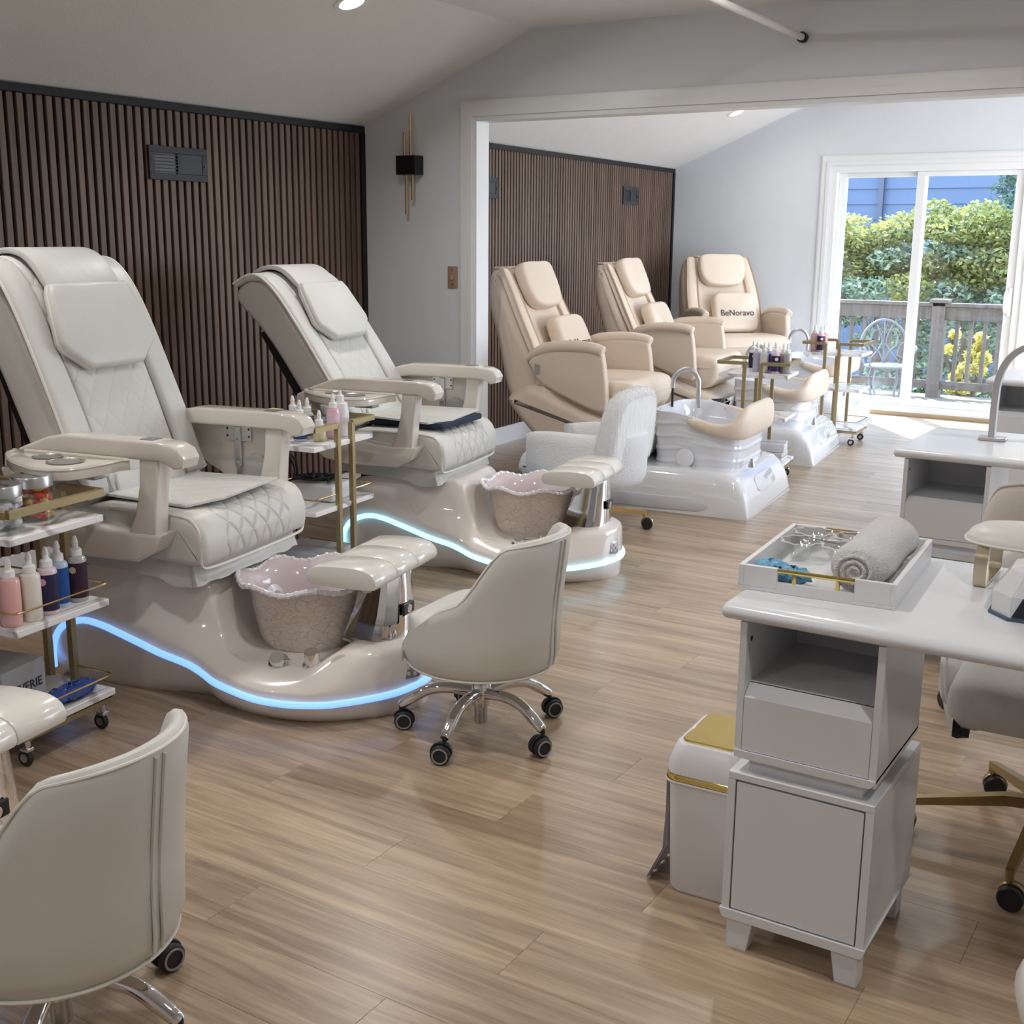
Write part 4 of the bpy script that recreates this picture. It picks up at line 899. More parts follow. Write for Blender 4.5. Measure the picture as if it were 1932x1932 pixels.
def shell(hfun, a, b, z0, thick, phi, n=56, inner_z=.40, flare=.0, zb=.0):
    """tub shell: open towards -x ... phi measured from the back (+x)"""
    loops = []
    ph = np.linspace(-phi, phi, n)
    def pt(p, off, z):
        g = 1 - off; k = 1 + flare * max(0, z - z0)
        return (a * g * k * math.cos(p), b * g * k * math.sin(p), z)
    for p in ph:
        h = hfun(abs(p)); L = []
        L.append(pt(p, .55, z0 - .0 + zb)); L.append(pt(p, .22, z0 + .004)); L.append(pt(p, .08, z0 + .02)); L.append(pt(p, .015, z0 + .06))
        for f in (.25, .5, .75, .93): L.append(pt(p, 0, z0 + .06 + (h - z0 - .06) * f))
        o = thick / a
        L.append(pt(p, o * .25, h - .004)); L.append(pt(p, o * .5, h)); L.append(pt(p, o * .8, h - .008))
        for f in (.9, .6, .3, 0): L.append(pt(p, o, inner_z + max(h - inner_z - .02, .005) * f))
        L.append(pt(p, .6, inner_z))
        loops.append(L)
    return MB().loft(loops, closed=True)
def sstep(x, a, b): 
    t = min(1, max(0, (x - a) / (b - a))); return t * t * (3 - 2 * t)
def stool_h(p):
    d = math.degrees(p); return .715 - .02 * (d / 60) ** 2 - .165 * sstep(d, 48, 82) - .075 * sstep(d, 80, 128) - .09 * sstep(d, 120, 150)
def white_stool(label, loc, rz, rot, dz=0.):
    # back of the tub is +x
    t = thing('swivel_chair', label, 'swivel chair', loc, rz, 'white leather swivel chairs with chrome bases')
    star_base(t, chrome, .268, rot, 'arc')
    s = shell(stool_h, .262, .255, .245, .045, R(150), inner_z=.40)
    s.v = [(x + (.03 * max(0, z - .45) / .25 if x > 0 else 0), y, z + dz) for x, y, z in s.v]
    sh = s.build('tub_shell', whiteleather, t, sharp=60)
    MB().cush([(-.235, .27), (-.225, .38), (-.19, .425), (-.05, .44), (.15, .435), (.21, .42), (.21, .27), (.1, .25), (-.15, .25)], -.215, .215, .06, 6, mid=6).mapv(lambda x, y, z: (x * min(1, .235 / max(1e-6, math.hypot(x, y))), y * min(1, .235 / max(1e-6, math.hypot(x, y))), z + dz)).build('seat_cushion', whiteleather, t, sharp=60)
    # piping around the bottom and along the top edge, seam strip on the back
    top = [((.262 + .03 * max(0, stool_h(abs(p)) - .45) / .25 * (1 if math.cos(p) > 0 else 0)) * .99 * math.cos(p), .255 * .985 * math.sin(p), stool_h(abs(p)) + dz - .012) for p in np.linspace(-R(149), R(149), 60)]
    MB().tube(top, .0035, 6).build('piping', piping, sh)
    MB().tube([(.262 * .93 * math.cos(p), .255 * .93 * math.sin(p), .262 + dz) for p in np.linspace(-R(149), R(149), 50)], .004, 6).build('piping', piping, sh)
    for ang in (-2.6, 2.6):
        p = R(ang); P = []
        for f in np.linspace(.03, .97, 14):
            z = .27 + (stool_h(abs(p)) - .28) * f; k = (.262 + .03 * max(0, z - .45) / .25); off = .985 if f < .1 else 1.006
            P.append((k * off * math.cos(p), .255 * off * math.sin(p), z + dz))
        MB().tube(P, .0045, 6).build('seam_strip', whiteleather, sh)
    return t
white_stool('white leather swivel chair with chrome base in the middle of the floor', (-2.04, 3.10, 0), R(4), R(-13.7))
white_stool('white leather swivel chair cropped by the lower left corner', (-1.905, 1.345, 0), R(9), R(9), -.02)

# fluffy chair with gold base behind the second recliner
t = thing('fluffy_swivel_chair', 'fluffy white faux fur swivel chair with gold base', 'swivel chair', (-3.07, 5.80, 0), R(-2))
star_base(t, brass, .30, R(-33), 'bar', .13)
def fh(p):
    d = math.degrees(p); return .575 + .0 * d - .03 * sstep(d, 100, 150)
s = shell(fh, .30, .27, .27, .085, R(132), inner_z=.40)
s.v = [((x * 1.6 if x < 0 else x) + .0, y, z) for x, y, z in s.v]
s.build('arm_shell', plush, t, sharp=70)
MB().cush([(-.40, .30), (-.39, .40), (-.33, .45), (.15, .45), (.2, .30), (-.2, .27)], -.20, .20, .06, 5, mid=6).build('seat_cushion', plush, t, sharp=70)
bk = MB().cush([(-.245, .36), (.245, .36), (.255, .60), (.22, .76), (.12, .82), (-.12, .82), (-.22, .76), (-.255, .60)], -.05, .05, .045, 6, mid=2)
bk.v = [(.20 + y * 1.1 + .22 * max(0, z - .4) * .55 - .5 * abs(x) ** 2.2, x, z) for x, y, z in bk.v]
random.seed(11)
bk.build('fur_back', fur, t, sharp=90)
# short hairs on the back
hm = MB(); vs = bk.v; fs = bk.f
for f in fs:
    if len(f) != 4: continue
    P = [Vector(vs[i]) for i in f]; nrm = (P[1] - P[0]).cross(P[3] - P[0])
    ar = nrm.length
    if ar < 1e-9: continue
    nrm.normalize(); c0 = sum(P, Vector()) / 4
    if nrm.dot(c0 - Vector((.24, 0, .55))) < 0: nrm = -nrm
    for k in range(max(1, int(ar * 45000))):
        u, v = random.random(), random.random(); p = P[0].lerp(P[1], u).lerp(P[3].lerp(P[2], u), v)
        d = (nrm + Vector((random.uniform(-.5, .5), random.uniform(-.5, .5), random.uniform(-1.3, -.1)))).normalized() * random.uniform(.006, .013)
        sdv = d.cross(nrm + Vector((.01, .02, .03))).normalized() * .0009
        hm.add([p - sdv, p + sdv, p + d], [(0, 1, 2)])
o = hm.build('fur_pile', fur, t, fix=False); o['kind'] = 'stuff'

# padded desk chairs with gold bases
def desk_chair(label, loc, rz, rot, fab, hz=.80, w=.27, basem=gold, R0=.34, lo=.40):
    t = thing('desk_chair', label, 'desk chair', loc, rz, 'padded desk chairs with gold bases')
    star_base(t, basem, R0, rot, 'bar', .15)
    MB().cush([(-.27, lo + .02), (-.275, lo + .09), (-.23, lo + .14), (.18, lo + .145), (.24, lo + .12), (.23, lo), (-.2, lo - .015)], -w + .035, w - .035, .05, 6, mid=8).build('seat', fab, t, sharp=60)
    def h(p):
        d = math.degrees(p); return hz - .035 * (d / 45) ** 2 - (hz - lo - .30) * sstep(d, 46, 96) - .02 * sstep(d, 96, 140)
    s = shell(h, .29, w + .02, lo - .02, .06, R(133), inner_z=lo + .1); s.v = [((x if x > 0 else x * 1.3) + .06 * max(0, z - lo - .2) * (1 if x > 0 else 0), y, z) for x, y, z in s.v]
    sh = s.build('tub_back', fab, t, sharp=60)
    MB().tube([(.29 * .96 * math.cos(p) * (1 if math.cos(p) > 0 else 1.3) + .06 * max(0, h(abs(p)) - lo - .2) * (1 if math.cos(p) > 0 else 0), (w + .02) * .96 * math.sin(p), h(abs(p)) - .004) for p in np.linspace(-R(132), R(132), 60)], .005, 6).build('piping', fab, sh)
    return t
desk_chair('pale grey velvet chair with gold base tucked behind the near desk', (-.34, 3.25, 0), R(92), R(30), greyfab, .80, .27)
desk_chair('taupe velvet chair drawn up to the second desk', (-.475, 4.32, 0), R(-88), R(8), taupefab, .86, .26)

# ------------------------------------------------------------------ manicure desks
def desk(label, x0, y0, length, rz=0., feet=True, lower=True):
    t = thing('manicure_desk', label, 'desk', (x0, y0, 0), rz, 'white manicure desks')
    # local: x along the front from the left end, y depth, front at y = 0
    D_ = .66; zt = .83
    top = MB().cush([(-.012, zt - .02), (0, zt - .002), (.03, zt), (D_ - .03, zt), (D_, zt - .004), (D_, zt - .036), (D_ - .03, zt - .04), (.03, zt - .04), (0, zt - .036)], 0, length, .012, 4, smooth=2, mid=4)
    top.v = [(y, x, z) for x, y, z in top.v]
    top.build('desktop', white_paint, t, sharp=50)
    for x in (.04, length - .04 - .315):
        if x > 2: continue
        w_ = .315; yb = .012; dd = .36; z1 = zt - .04
        bm_ = MB()
        z0 = .475
        bm_.box(x, x + .016, yb, yb + dd, z0, z1, .001, 1).box(x + w_ - .016, x + w_, yb, yb + dd, z0, z1, .001, 1).box(x + .016, x + w_ - .016, yb + dd - .012, yb + dd, z0, z1)
        ub = bm_.build('shelf_unit', white_paint, t)
        MB().prism([(x, z0 + .012), (x + .012, z0), (x + w_ - .012, z0), (x + w_, z0 + .012), (x + w_, z0 + .018), (x, z0 + .018)], yb - .004, yb + dd, 'xz').build('shelf_bottom', white_paint, ub)
        MB().box(x + .016, x + w_ - .016, yb + .03, yb + dd - .012, .628, .644).build('shelf', white_paint, ub)
        MB().box(x + .017, x + w_ - .017, yb, yb + .016, z0 + .019, .620, .001, 1).build('drawer_front', white_paint, ub)
        MB().prism([(yb + .002, .620), (yb + .03, .644), (yb + .035, .644), (yb + .035, .60), (yb + .016, .60)], x + .017, x + w_ - .017, 'yz').build('shelf_lip', white_paint, ub)
        MB().lathe([(0, 0), (.006, 0), (.006, .001), (0, .001)], 12, M=Matrix.Translation((x + .016, yb + .03, z1 - .045)) @ Matrix.Rotation(PI / 2, 4, 'Y')).build('peg_hole', black, ub)
        MB().box(x + .03, x + w_ - .03, yb + .02, yb + dd - .03, .438, .476).build('plinth', white_paint, t)
        lc = MB()
        lz0, lz1 = .098, .440; lx0, lx1 = x - .008, x + w_ + .004; ly0, ly1 = yb - .006, yb + dd + .03
        lc.box(lx0, lx0 + .018, ly0, ly1, lz0, lz1 - .018).box(lx1 - .018, lx1, ly0, ly1, lz0, lz1 - .018).box(lx0, lx1, ly0, ly1, lz1 - .018, lz1, .002, 1).box(lx0 + .018, lx1 - .018, ly1 - .01, ly1, lz0, lz1 - .018)
        lb = lc.build('cabinet', white_paint, t)
        MB().prism([(lx0 - .004, lz0), (lx0 + .004, lz0 - .018), (lx1 - .004, lz0 - .018), (lx1 + .004, lz0), (lx1 + .004, lz0 + .004), (lx0 - .004, lz0 + .004)], ly0 - .004, ly1, 'xz').build('cabinet_bottom', white_paint, lb)
        MB().box(lx0 + .0215, lx1 - .0215, ly0 + .001, ly0 + .017, lz0 + .0075, lz1 - .0225, .001, 1).build('door', white_paint, lb)
        MB().box(lx0 + .019, lx1 - .019, ly0 + .018, ly0 + .02, lz0 + .005, lz1 - .019).build('door_gap', mat('gap_shadow', (.12, .12, .13), .8), lb)
        for fx_, sg in ((lx0 + .012, 1), (lx1 - .012, -1)):
            for fy in (ly0 + .008, ly1 - .06):
                MB().prism([(fx_, lz0 - .017), (fx_ + sg * .062, lz0 - .017), (fx_ + sg * .048, 0), (fx_, 0)], fy, fy + .05, 'xz', .001, 1).build('foot', white_paint, t)
    return t
desk('white manicure desk nearest the camera carrying the towel tray', -.928, 2.352 + .012, 1.35, R(.0))
desk('second white manicure desk with the curved lamp', -1.145, 4.60, 1.5, R(-1))
desk('third white desk by the sliding door behind the curved lamp', -1.33, 7.30, 1.2, R(-1))

# tray with handles
tw = mat('tray_white', (.78, .78, .79), .4, var=.03)
t = thing('serving_tray', 'white wooden tray with gold handles on the near desk', 'tray', (-.783, 2.723, .8305), R(4))
hw, hl, th_, hh = .173, .228, .012, .056
m = MB().box(-hw, hw, -hl, hl, 0, .008).box(-hw, -hw + th_, -hl, hl, .008, hh, .001, 1).box(hw - th_, hw, -hl, hl, .008, hh, .001, 1)
for sd in (-1, 1):
    y0, y1 = sorted((sd * hl, sd * (hl - th_)))
    m.box(-hw + th_, -.085, y0, y1, .008, hh, .001, 1).box(.085, hw - th_, y0, y1, .008, hh, .001, 1).box(-.085, .085, y0, y1, .008, .024)
tray = m.build('tray_body', tw, t)
for sd in (-1, 1):
    y = sd * (hl - th_ / 2)
    h_ = MB().tube([(-.088, y, hh - .006), (.088, y, hh - .006)], .0055, 10).tube([(-.048, y, .022), (-.048, y, hh - .006)], .005, 8).tube([(.048, y, .022), (.048, y, hh - .006)], .005, 8).build('handle', goldmirror if sd < 0 else gold, t)
TM = Matrix.Translation((-.783, 2.723, .8305)) @ Matrix.Rotation(R(4), 4, 'Z')
# rolled towel
t = thing('rolled_towel', 'rolled grey white terry towel lying in the tray', 'towel', TM @ Vector((.085, -.012, .010)), R(2))
loops = []; rr = .056
for k in range(29):
    f = k / 28; y = -.19 + .38 * f; e = min(1, min(f, 1 - f) / .10); g = .80 + .20 * math.sin(e * PI / 2); L = []
    for i in range(40):
        a = 2 * PI * i / 40; q = rr * g * (1 + .03 * math.sin(3 * a + 9 * f) + .02 * math.sin(7 * f + a)); L.append((q * 1.12 * math.cos(a), y, rr + q * .98 * math.sin(a)))
    loops.append(L)
terry = mat('terry_cloth', (.86, .85, .86), .95, bump=1., bscale=220, var=.15, sheen=.4)
tb = MB().loft(loops).build('towel_roll', terry, t, sharp=90)
sp = []
for k in range(60):
    a = k * .28; q = .006 + .034 * k / 60; sp.append((q * 1.1 * math.cos(a), -.192, rr + q * math.sin(a)))
MB().tube(sp, .0045, 6).build('towel_end', terry, tb)
# gloves
t = thing('nitrile_gloves', 'crumpled light blue disposable gloves in the tray', 'gloves', TM @ Vector((-.095, -.165, .009)), R(-5))
random.seed(21); gm = mat('blue_nitrile', (.16, .42, .66), .4, bump=.6, bscale=60, var=.2)
for cx, cy, rx, ry, rz_ in ((-.028, .015, .042, .036, .022), (.03, .0, .044, .030, .020), (.0, -.028, .036, .022, .020)):
    m = MB().sphere((cx, cy, rz_), (rx, ry, rz_), 10); m.v = [(x + random.uniform(-.005, .005), y + random.uniform(-.005, .005), max(.0005, z + random.uniform(-.006, .006))) for x, y, z in m.v]; m.build('glove', gm, t, sharp=180)
# scalloped glass dishes
def dish(label, x, y, r):
    t = thing('glass_dish', label, 'dish', TM @ Vector((x, y, .009)), 0, 'scalloped glass dishes in the tray'); n = 64; loops = []
    for q, z in ((.3, .001), (.45, .004), (.6, .02), (.8, .036), (1, .046), (1.0, .050), (.92, .048), (.7, .034), (.5, .018), (.35, .008), (.02, .007)):
        k = max(0, z - .01) / .04; loops.append([(r * q * (1 + .09 * k * math.cos(8 * 2 * PI * i / n)) * math.cos(2 * PI * i / n), r * q * (1 + .09 * k * math.cos(8 * 2 * PI * i / n)) * math.sin(2 * PI * i / n), z) for i in range(n)])
    MB().loft(loops).build('dish_body', thin_glass('dish_glass', .30), t, sharp=70)
    MB().tube([(x_, y_, .049) for x_, y_, z_ in loops[5]], .0014, 5, closed=True).build('gilt_rim', mat('rim_glass', (.86, .85, .88), .06, coat=.8), t)
dish('scalloped glass dish at the back left of the tray', -.10, .155, .046)
dish('scalloped glass dish at the left middle of the tray', -.105, .05, .046)
dish('scalloped glass dish in the middle of the tray', -.01, .045, .042)
dish('scalloped glass dish behind the towel holding the spatula', -.005, .15, .042)
t = thing('wooden_spatula', 'brown wooden spatula standing in a glass dish', 'spatula', TM @ Vector((-.005, .165, .03)), 0)
m = MB(); d = Vector((.60, .30, .42)).normalized()
for i in range(10):
    pass
m.tube([(0, 0, 0), tuple(d * .06), tuple(d * .09), tuple(d * .105), tuple(d * .12), tuple(d * .128)], [.003, .003, .006, .008, .006, .001], 8); m.build('spatula_blade', mat('brown_wood', (.20, .12, .09), .5), t)
t = thing('metal_file', 'slim silver nail tool lying across the dishes', 'nail tool', TM @ Vector((-.055, .055, .062)), R(-18)); MB().tube([(-.05, 0, 0), (.02, 0, 0), (.03, 0, 0), (.05, 0, 0)], [.002, .0025, .004, .003], 8).build('tool_body', chrome, t)
# hand rest
t = thing('hand_rest', 'white padded hand rest on gold legs on the near desk', 'hand rest', (-.375, 2.885, .8305), R(0))
def oval(hx, hy, z, n=48, k=.7): return [(hx * math.copysign(abs(math.cos(q)) ** k, math.cos(q)), hy * math.copysign(abs(math.sin(q)) ** k, math.sin(q)), z) for q in (2 * PI * i / n for i in range(n))]
MB().loft([oval(.145, .09, .092), oval(.155, .098, .095), oval(.157, .10, .102), oval(.150, .095, .115), oval(.13, .078, .127), oval(.095, .052, .134), oval(.04, .02, .137)]).build('pad', whiteleather, t, sharp=60)
MB().tube(oval(.158, .101, .099), .003, 6, closed=True).build('piping', piping, t)
for x in (-.105, .105):
    m = MB(); P = catmull([(0, -.085, .094), (0, -.098, .07), (0, -.10, .03), (0, -.092, .004), (0, -.07, .001), (0, .07, .001), (0, .092, .004), (0, .10, .03), (0, .098, .07), (0, .085, .094)], 5)
    L1 = [(x - .014, p.y, p.z) for p in P]; L2 = [(x + .014, p.y, p.z) for p in P]; L3 = [(x + .014, p.y * .97, p.z * .985 + .003) for p in P]; L4 = [(x - .014, p.y * .97, p.z * .985 + .003) for p in P]
    m.loft([L1, L2, L3, L4, L1], cap=(False, False), closed=False).build('leg', mat('satin_gold', (.62, .54, .40), .3, 1.), t)
# uv lamp
t = thing('nail_lamp', 'faceted white nail lamp with dark opening on the near desk', 'nail lamp', (-.272, 2.672, .8305), R(2))
m = MB(); LL = []
for f, z in ((1.0, .004), (1.0, .05), (.80, .098), (.55, .108)):
    LL.append([(.15 * f * c, .10 * f * s, z) for c, s in ((-1, -.55), (-.72, -1), (.72, -1), (1, -.55), (1, .55), (.72, 1), (-.72, 1), (-1, .55))])
m.loft(LL).build('housing', mat('lamp_white', (.70, .70, .72), .2, coat=.4), t, sharp=10)
MB().prism([(-.155, -.06), (-.112, -.105), (.112, -.105), (.155, -.06), (.155, .06), (.112, .105), (-.112, .105), (-.155, .06)], 0, .006, 'xy').build('base_plate', mat('teal_edge', (.05, .10, .16), .3), t)
MB().prism([(-.104, .008), (-.085, .050), (-.055, .064), (.055, .064), (.085, .050), (.104, .008)], -.1025, -.085, 'xz').build('opening', mat('dark_navy', (.008, .01, .022), .3), t)
# curved lamp on the second desk
t = thing('desk_lamp', 'grey gooseneck desk lamp arching over the second desk', 'desk lamp', (-.86, 4.99, .8305), 0)
gl = mat('lamp_grey', (.50, .49, .50), .35, .3)
MB().prism([(-.05, -.035), (.035, -.035), (.05, -.02), (.05, .035), (-.04, .035), (-.055, .02)], 0, .014, 'xy', .004).build('clamp_base', gl, t)
P = catmull([(-.005, 0, .012), (-.005, 0, .16), (.0, 0, .24), (.018, 0, .30), (.05, 0, .345), (.10, 0, .375), (.17, 0, .39), (.26, 0, .385), (.34, 0, .36)], 6)
MB().loft([[(p.x - .012 * (q.z), p.y - .02, p.z + .012 * (q.x)), (p.x + .012 * q.z, p.y - .02, p.z - .012 * q.x), (p.x + .012 * q.z, p.y + .02, p.z - .012 * q.x), (p.x - .012 * q.z, p.y + .02, p.z + .012 * q.x)] for p, q in ((P[i], (P[min(i + 1, len(P) - 1)] - P[max(0, i - 1)]).normalized()) for i in range(len(P)))]).build('arm', gl, t, sharp=40)
MB().box(.32, .62, -.03, .03, .345, .37, .006, 2).build('lamp_head', gl, t)

# pedal bin
t = thing('trash_bin', 'white trash bin with gold lid beside the near desk', 'trash bin', (-1.022, 2.655, 0), R(2))
def rr_loop(hx, hy, z, r=.035, n=6):
    L = []
    for cx, cy, a0 in ((1, 1, 0), (-1, 1, 90), (-1, -1, 180), (1, -1, 270)):
        for k in range(n + 1):
            a = R(a0 + 90 * k / n); L.append((cx * (hx - r) + r * math.cos(a), cy * (hy - r) + r * math.sin(a), z))
    return L
bw = mat('bin_white', (.80, .80, .83), .3)
MB().loft([rr_loop(.085, .115, 0), rr_loop(.09, .12, .01), rr_loop(.098, .128, .30)]).build('bin_body', bw, t)
MB().loft([rr_loop(.102, .132, .30), rr_loop(.103, .133, .304), rr_loop(.103, .133, .318), rr_loop(.101, .131, .321)]).build('gold_band', goldmirror, t)
MB().loft([rr_loop(.101, .131, .32), rr_loop(.10, .13, .35), rr_loop(.086, .116, .392), rr_loop(.08, .11, .397), rr_loop(.07, .10, .397)]).build('lid', bw, t)
MB().loft([rr_loop(.072, .102, .397, .02), rr_loop(.072, .102, .401, .02), rr_loop(.069, .099, .4025, .02)]).build('lid_plate', goldmirror, t, sharp=15)
m = MB(); n = 9
L0 = [(-.101 - .003, -.10 + .02 * i, .306 + .003 * math.sin(i)) for i in range(n)]; L1 = [(-.107 + .003 * math.sin(2 * i), -.09 + .018 * i, .2) for i in range(n)]; L2 = [(-.112 + .006 * math.sin(3 * i), -.09 + .017 * i, .09) for i in range(n)]; L3 = [(-.15 + .008 * math.sin(2.5 * i), -.10 + .018 * i, .004) for i in range(n)]
m.loft([L0, L1, L2, L3], cap=(False, False), closed=False).loft([[(x - .002, y, z) for x, y, z in L] for L in (L3, L2, L1, L0)], cap=(False, False), closed=False).build('bin_liner', mat('liner_film', (.70, .70, .74), .2), t, sharp=90)
MB().loft([rr_loop(.104, .134, .296), rr_loop(.106, .136, .300), rr_loop(.1045, .1345, .304)], cap=(False, False)).build('liner_cuff', mat('liner_film', (.70, .70, .74), .2), t)
# white stool at the right edge
t = thing('round_stool', 'white padded stool just inside the right edge of the view', 'stool', (.036, 1.88, 0), 0)
MB().lathe([(0, .40), (.20, .40), (.235, .42), (.245, .46), (.23, .50), (.18, .515), (0, .52)], 40).build('seat', whiteleather, t, sharp=60)
star_base(t, chrome, .268, R(40), 'arc', .15)
MB().tube([(0, 0, .28), (0, 0, .41)], .022, 14).build('post', chrome, t)

# ------------------------------------------------------------------ outside: deck, railing, garden chair, shrubs, neighbour
deckwood = wood_mat('weathered_deck', (.10, .08, .06), (.22, .18, .14), 'X', .8, coat=0., rnd=1.)
dk = struct(MB().box(-8, 2, Y2 + .14, 14.3, -.40, -.165).build('floor_deck', mat('deck_frame', (.18, .14, .11), .8)))
y = Y2 + .15
while y < 14.2:
    MB().box(-8, 2, y, y + .135, -.163, -.125, .003, 1).build('deck_board', deckwood, dk, fix=False); y += .142
railwood = wood_mat('grey_rail_wood', (.075, .06, .052), (.15, .125, .11), 'Z', .8, coat=0., rnd=1.)
rl = thing('deck_railing', 'weathered wooden deck railing outside the sliding door', 'railing', (0, 14.0, 0))
MB().box(-8, 2, -.07, .07, .885, .925, .004, 1).build('cap_rail', railwood, rl)
MB().box(-8, 2, -.045, -.005, .74, .885, .003, 1).build('top_rail', railwood, rl)
MB().box(-8, 2, -.045, -.005, -.03, .06, .003, 1).build('bottom_rail', railwood, rl)
for x in (-5.2, -3.10, -1.0):
    MB().box(x - .07, x + .07, -.07, .07, -.125, .925, .004, 1).box(x - .1, x + .1, -.1, .1, .925, .965, .006, 1).build('post', railwood, rl)
x = -7.9
while x < 1.9:
    if min(abs(x - q) for q in (-5.2, -3.10, -1.0)) > .1: MB().box(x - .02, x + .02, -.005, .03, -.02, .885, .002, 1).build('baluster', railwood, rl, fix=False)
    x += .147
# ornate white metal garden chair on the deck
iron = mat('silver_cast_iron', (.16, .17, .19), .45, var=.1)
t = thing('garden_chair', 'ornate silver grey metal garden chair on the deck', 'garden chair', (-3.28, 12.6, -.125), R(25))
MB().lathe([(0, .44), (.20, .44), (.225, .45), (.225, .465), (.20, .47), (0, .465)], 32).build('seat', iron, t)
b_ = MB()
arch = catmull([(-.20, .18, .46), (-.24, .22, .62), (-.20, .25, .78), (-.10, .27, .88), (0, .275, .91), (.10, .27, .88), (.20, .25, .78), (.24, .22, .62), (.20, .18, .46)], 6)
b_.tube(arch, .014, 8)
for sx in (-1, 1):
    b_.tube(catmull([(0, .20, .47), (sx * .05, .21, .58), (sx * .13, .23, .66), (sx * .12, .25, .78), (sx * .03, .26, .80), (0, .262, .72)], 6), .009, 6)
    b_.tube(catmull([(sx * .16, .19, .48), (sx * .06, .21, .60), (sx * .02, .235, .70), (sx * .08, .26, .86)], 6), .009, 6)
    b_.tube(catmull([(sx * .2, .2, .52), (sx * .14, .21, .56), (sx * .17, .23, .66), (sx * .22, .23, .68)], 6), .008, 6)
b_.tube([(0, .20, .47), (0, .272, .90)], .009, 6)
b_.build('scroll_back', iron, t)
for k in range(4):
    a = PI / 4 + k * PI / 2; c, s_ = math.cos(a), math.sin(a)
    MB().tube(catmull([(.17 * c, .17 * s_, .445), (.20 * c, .20 * s_, .30), (.17 * c, .17 * s_, .14), (.23 * c, .23 * s_, 0.006)], 5), .012, 8).build('leg', iron, t)
for sx in (-1, 1): MB().tube(catmull([(sx * .23, .2, .66), (sx * .27, .05, .66), (sx * .26, -.14, .65), (sx * .21, -.17, .55), (sx * .19, -.15, .46)], 5), .011, 8).build('arm', iron, t)

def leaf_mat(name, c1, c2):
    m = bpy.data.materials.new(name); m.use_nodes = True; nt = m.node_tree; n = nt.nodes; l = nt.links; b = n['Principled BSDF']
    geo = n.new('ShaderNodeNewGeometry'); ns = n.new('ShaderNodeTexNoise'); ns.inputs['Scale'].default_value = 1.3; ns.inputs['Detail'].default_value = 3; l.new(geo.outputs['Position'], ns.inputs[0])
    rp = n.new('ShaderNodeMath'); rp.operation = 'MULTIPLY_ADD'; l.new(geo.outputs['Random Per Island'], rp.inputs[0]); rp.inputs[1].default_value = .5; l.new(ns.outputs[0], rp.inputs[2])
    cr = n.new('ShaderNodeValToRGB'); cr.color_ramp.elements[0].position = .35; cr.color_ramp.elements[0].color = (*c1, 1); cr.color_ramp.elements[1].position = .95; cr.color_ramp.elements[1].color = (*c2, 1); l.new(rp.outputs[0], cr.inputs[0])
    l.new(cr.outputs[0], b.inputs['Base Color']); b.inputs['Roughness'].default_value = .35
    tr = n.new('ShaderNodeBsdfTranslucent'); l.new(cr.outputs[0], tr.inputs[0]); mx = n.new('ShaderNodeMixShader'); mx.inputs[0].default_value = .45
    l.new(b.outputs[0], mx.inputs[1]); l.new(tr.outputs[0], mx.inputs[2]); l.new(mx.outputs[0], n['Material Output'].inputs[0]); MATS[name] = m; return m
bark = mat('bark', (.16, .12, .09), .9, bump=.6, bscale=20, var=.4)
leafg = leaf_mat('green_leaves', (.035, .08, .04), (.36, .44, .32)); leaf_sunlit = leaf_mat('sunlit_yellow_leaves', (.08, .12, .03), (.36, .35, .12)); leafd = leaf_mat('blue_green_leaves', (.02, .06, .045), (.12, .20, .15)); flowerm = leaf_mat('yellow_petals', (.70, .60, .10), (.85, .78, .30))  # sunlit yellow on top, whitish shine below, both put into the leaf colour
def cloud(name, m, parent, blobs, per, size, seed, flat=.5):
    rng = np.random.default_rng(seed); V = []; F = []; k = 0
    for (cx, cy, cz, rx, ry, rz) in blobs:
        n = int(per * rx * rz * 4)
        d = rng.normal(size=(n, 3)); d /= np.linalg.norm(d, axis=1)[:, None]; rad = rng.uniform(.55, 1.03, n)[:, None]
        P = np.array([cx, cy, cz]) + d * rad * np.array([rx, ry, rz])
        a = rng.normal(size=(n, 3)); a[:, 2] *= flat; a /= np.linalg.norm(a, axis=1)[:, None]; b = rng.normal(size=(n, 3)); b = np.cross(a, b); b /= np.linalg.norm(b, axis=1)[:, None]
        sz = size * rng.uniform(.6, 1.3, n)[:, None]
        Q = np.stack([P - a * sz, P + b * sz * .45, P + a * sz, P - b * sz * .45], 1).reshape(-1, 3)
        V.append(Q); F.append(np.arange(n * 4).reshape(-1, 4) + k); k += n * 4
    V = np.concatenate(V); F = np.concatenate(F)
    me = bpy.data.meshes.new(name); me.from_pydata(V.tolist(), [], F.tolist()); me.materials.append(m)
    o = bpy.data.objects.new(name, me); COL.objects.link(o); o.parent = parent; o['kind'] = 'stuff'; return o
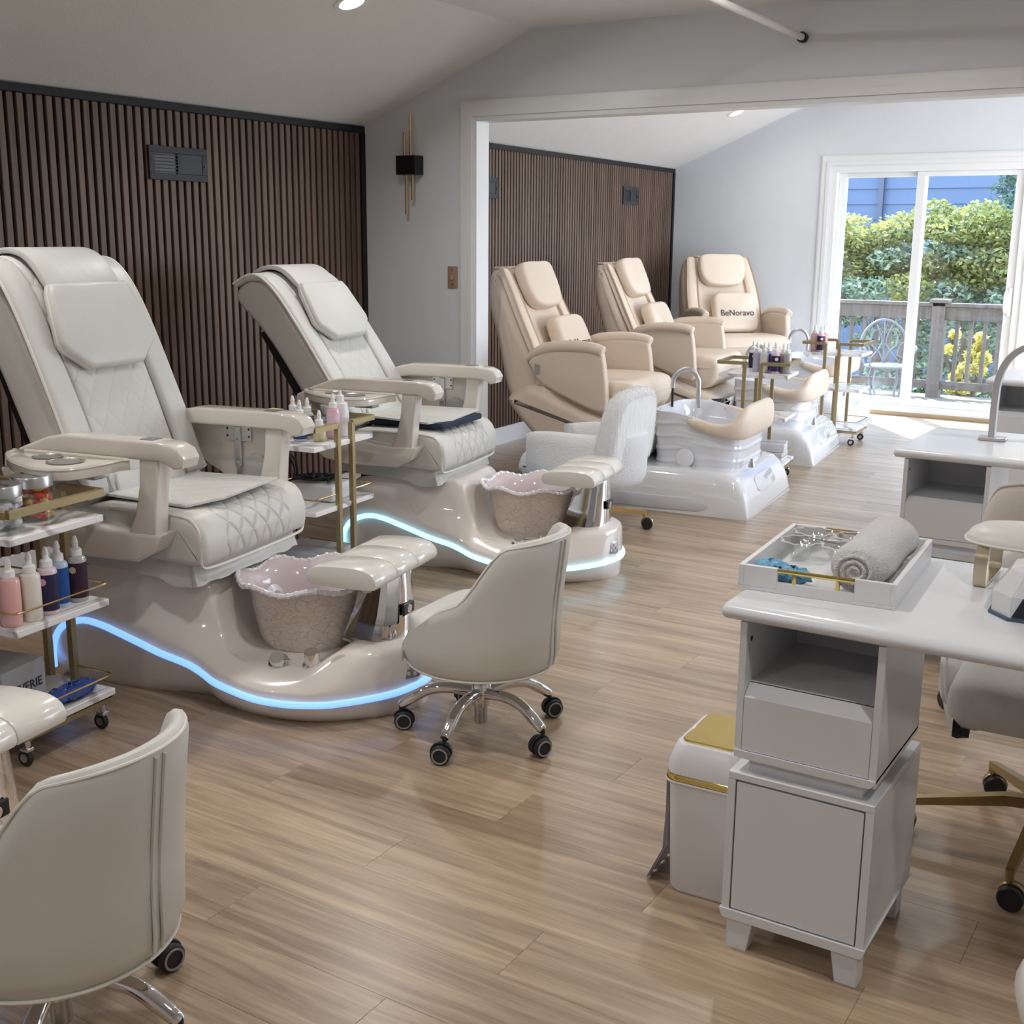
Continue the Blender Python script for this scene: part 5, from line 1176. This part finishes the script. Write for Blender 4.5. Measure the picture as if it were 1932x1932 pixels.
def shrub(label, loc, seed, w, top, lean=0.):
    t = thing('garden_shrub', label, 'shrub', loc, 0, 'shrubs beyond the deck railing'); rng = random.Random(seed)
    bl = []; by = []
    for i in range(30):
        x = rng.uniform(-w, w); z = rng.uniform(.3, top - .45); bl.append((x, rng.uniform(-.5, .5), z, rng.uniform(.3, .6), rng.uniform(.3, .5), rng.uniform(.13, .26)))
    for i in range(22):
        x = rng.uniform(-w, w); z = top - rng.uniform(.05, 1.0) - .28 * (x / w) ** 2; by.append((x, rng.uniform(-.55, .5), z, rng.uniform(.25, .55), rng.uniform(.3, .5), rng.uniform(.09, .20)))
    cloud('foliage', leafg, t, bl, 1500, .045, seed); cloud('foliage', leaf_sunlit, t, by, 1700, .042, seed + 1)  # upper clumps are yellower, sunlight put into their colour
    m = MB()
    for i in range(6):
        x = rng.uniform(-.3, .3); m.tube(catmull([(x * .3, 0, 0), (x, rng.uniform(-.1, .1), 1.0), (x * 3, rng.uniform(-.2, .2), 2.2), (x * 5, 0, top - .6)], 5), [.05 - .0022 * k for k in range(16)], 6)
    m.build('stems', bark, t)
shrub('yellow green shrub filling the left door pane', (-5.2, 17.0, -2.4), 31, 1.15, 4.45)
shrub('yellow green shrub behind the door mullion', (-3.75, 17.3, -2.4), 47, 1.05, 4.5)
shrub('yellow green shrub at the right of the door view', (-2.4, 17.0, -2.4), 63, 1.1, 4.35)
t = thing('conifer_tree', 'taller blue green tree at the upper right of the door', 'tree', (-3.05, 19.5, -2.4))
rng = random.Random(5); cloud('foliage', leafd, t, [(rng.uniform(-.5, .5), rng.uniform(-.4, .4), 2.2 + .16 * i, .55, .5, .22) for i in range(26)], 1500, .045, 77)
MB().tube([(0, 0, 0), (0, 0, 6.2)], [.12, .03], 8).build('trunk', bark, t)
t = thing('flowering_plant', 'plant with pale yellow blossoms behind the railing', 'plant', (-2.92, 14.75, -2.4))
rng = random.Random(9); cloud('blossoms', flowerm, t, [(rng.uniform(-.22, .25), rng.uniform(-.15, .15), 2.25 + rng.uniform(0, .75), .07, .06, .06) for i in range(22)], 9000, .035, 78)
m = MB()
for i in range(7): m.tube(catmull([(rng.uniform(-.1, .1), 0, 0), (rng.uniform(-.25, .2), rng.uniform(-.1, .1), 1.6), (rng.uniform(-.4, .4), rng.uniform(-.1, .1), 2.9)], 6), .028, 6)
m.build('stems', bark, t)
t = thing('neighbour_house', 'blue grey neighbouring house wall behind the shrubs', 'building', (-6, 25, -2.4))
bw_ = mat('blue_grey_siding', (.055, .085, .15), .7, var=.08)
MB().box(-9, 9, 0, .3, 0, 9).build('house_wall', bw_, t)
for i in range(24): MB().prism([(0, i * .3 + 2.6), (-.03, i * .3 + 2.6), (-.005, i * .3 + 2.9), (0, i * .3 + 2.9)], -9, 9, 'yz').mapv(lambda x, y, z: (x, y, z)).build('siding_board', bw_, t)
MB().box(-.9, -.8, -.12, -.02, 0, 9).build('downspout', mat('downspout_grey', (.03, .045, .08), .5), t)
gr = struct(MB().box(-40, 30, Y2 + .5, 70, -2.6, -2.4).build('ground', mat('garden_ground', (.16, .17, .09), .9, var=.5)))

# unseen roof added over the building to keep the high sky off the deck side
struct(MB().prism([(-5.9, 3.0), (2.6, 3.0), (-1.6, 5.6)], YR - .3, Y2 + .55, 'xz').build('sky_block_roof', mat('roof_shingle', (.12, .12, .13), .9, var=.3)))
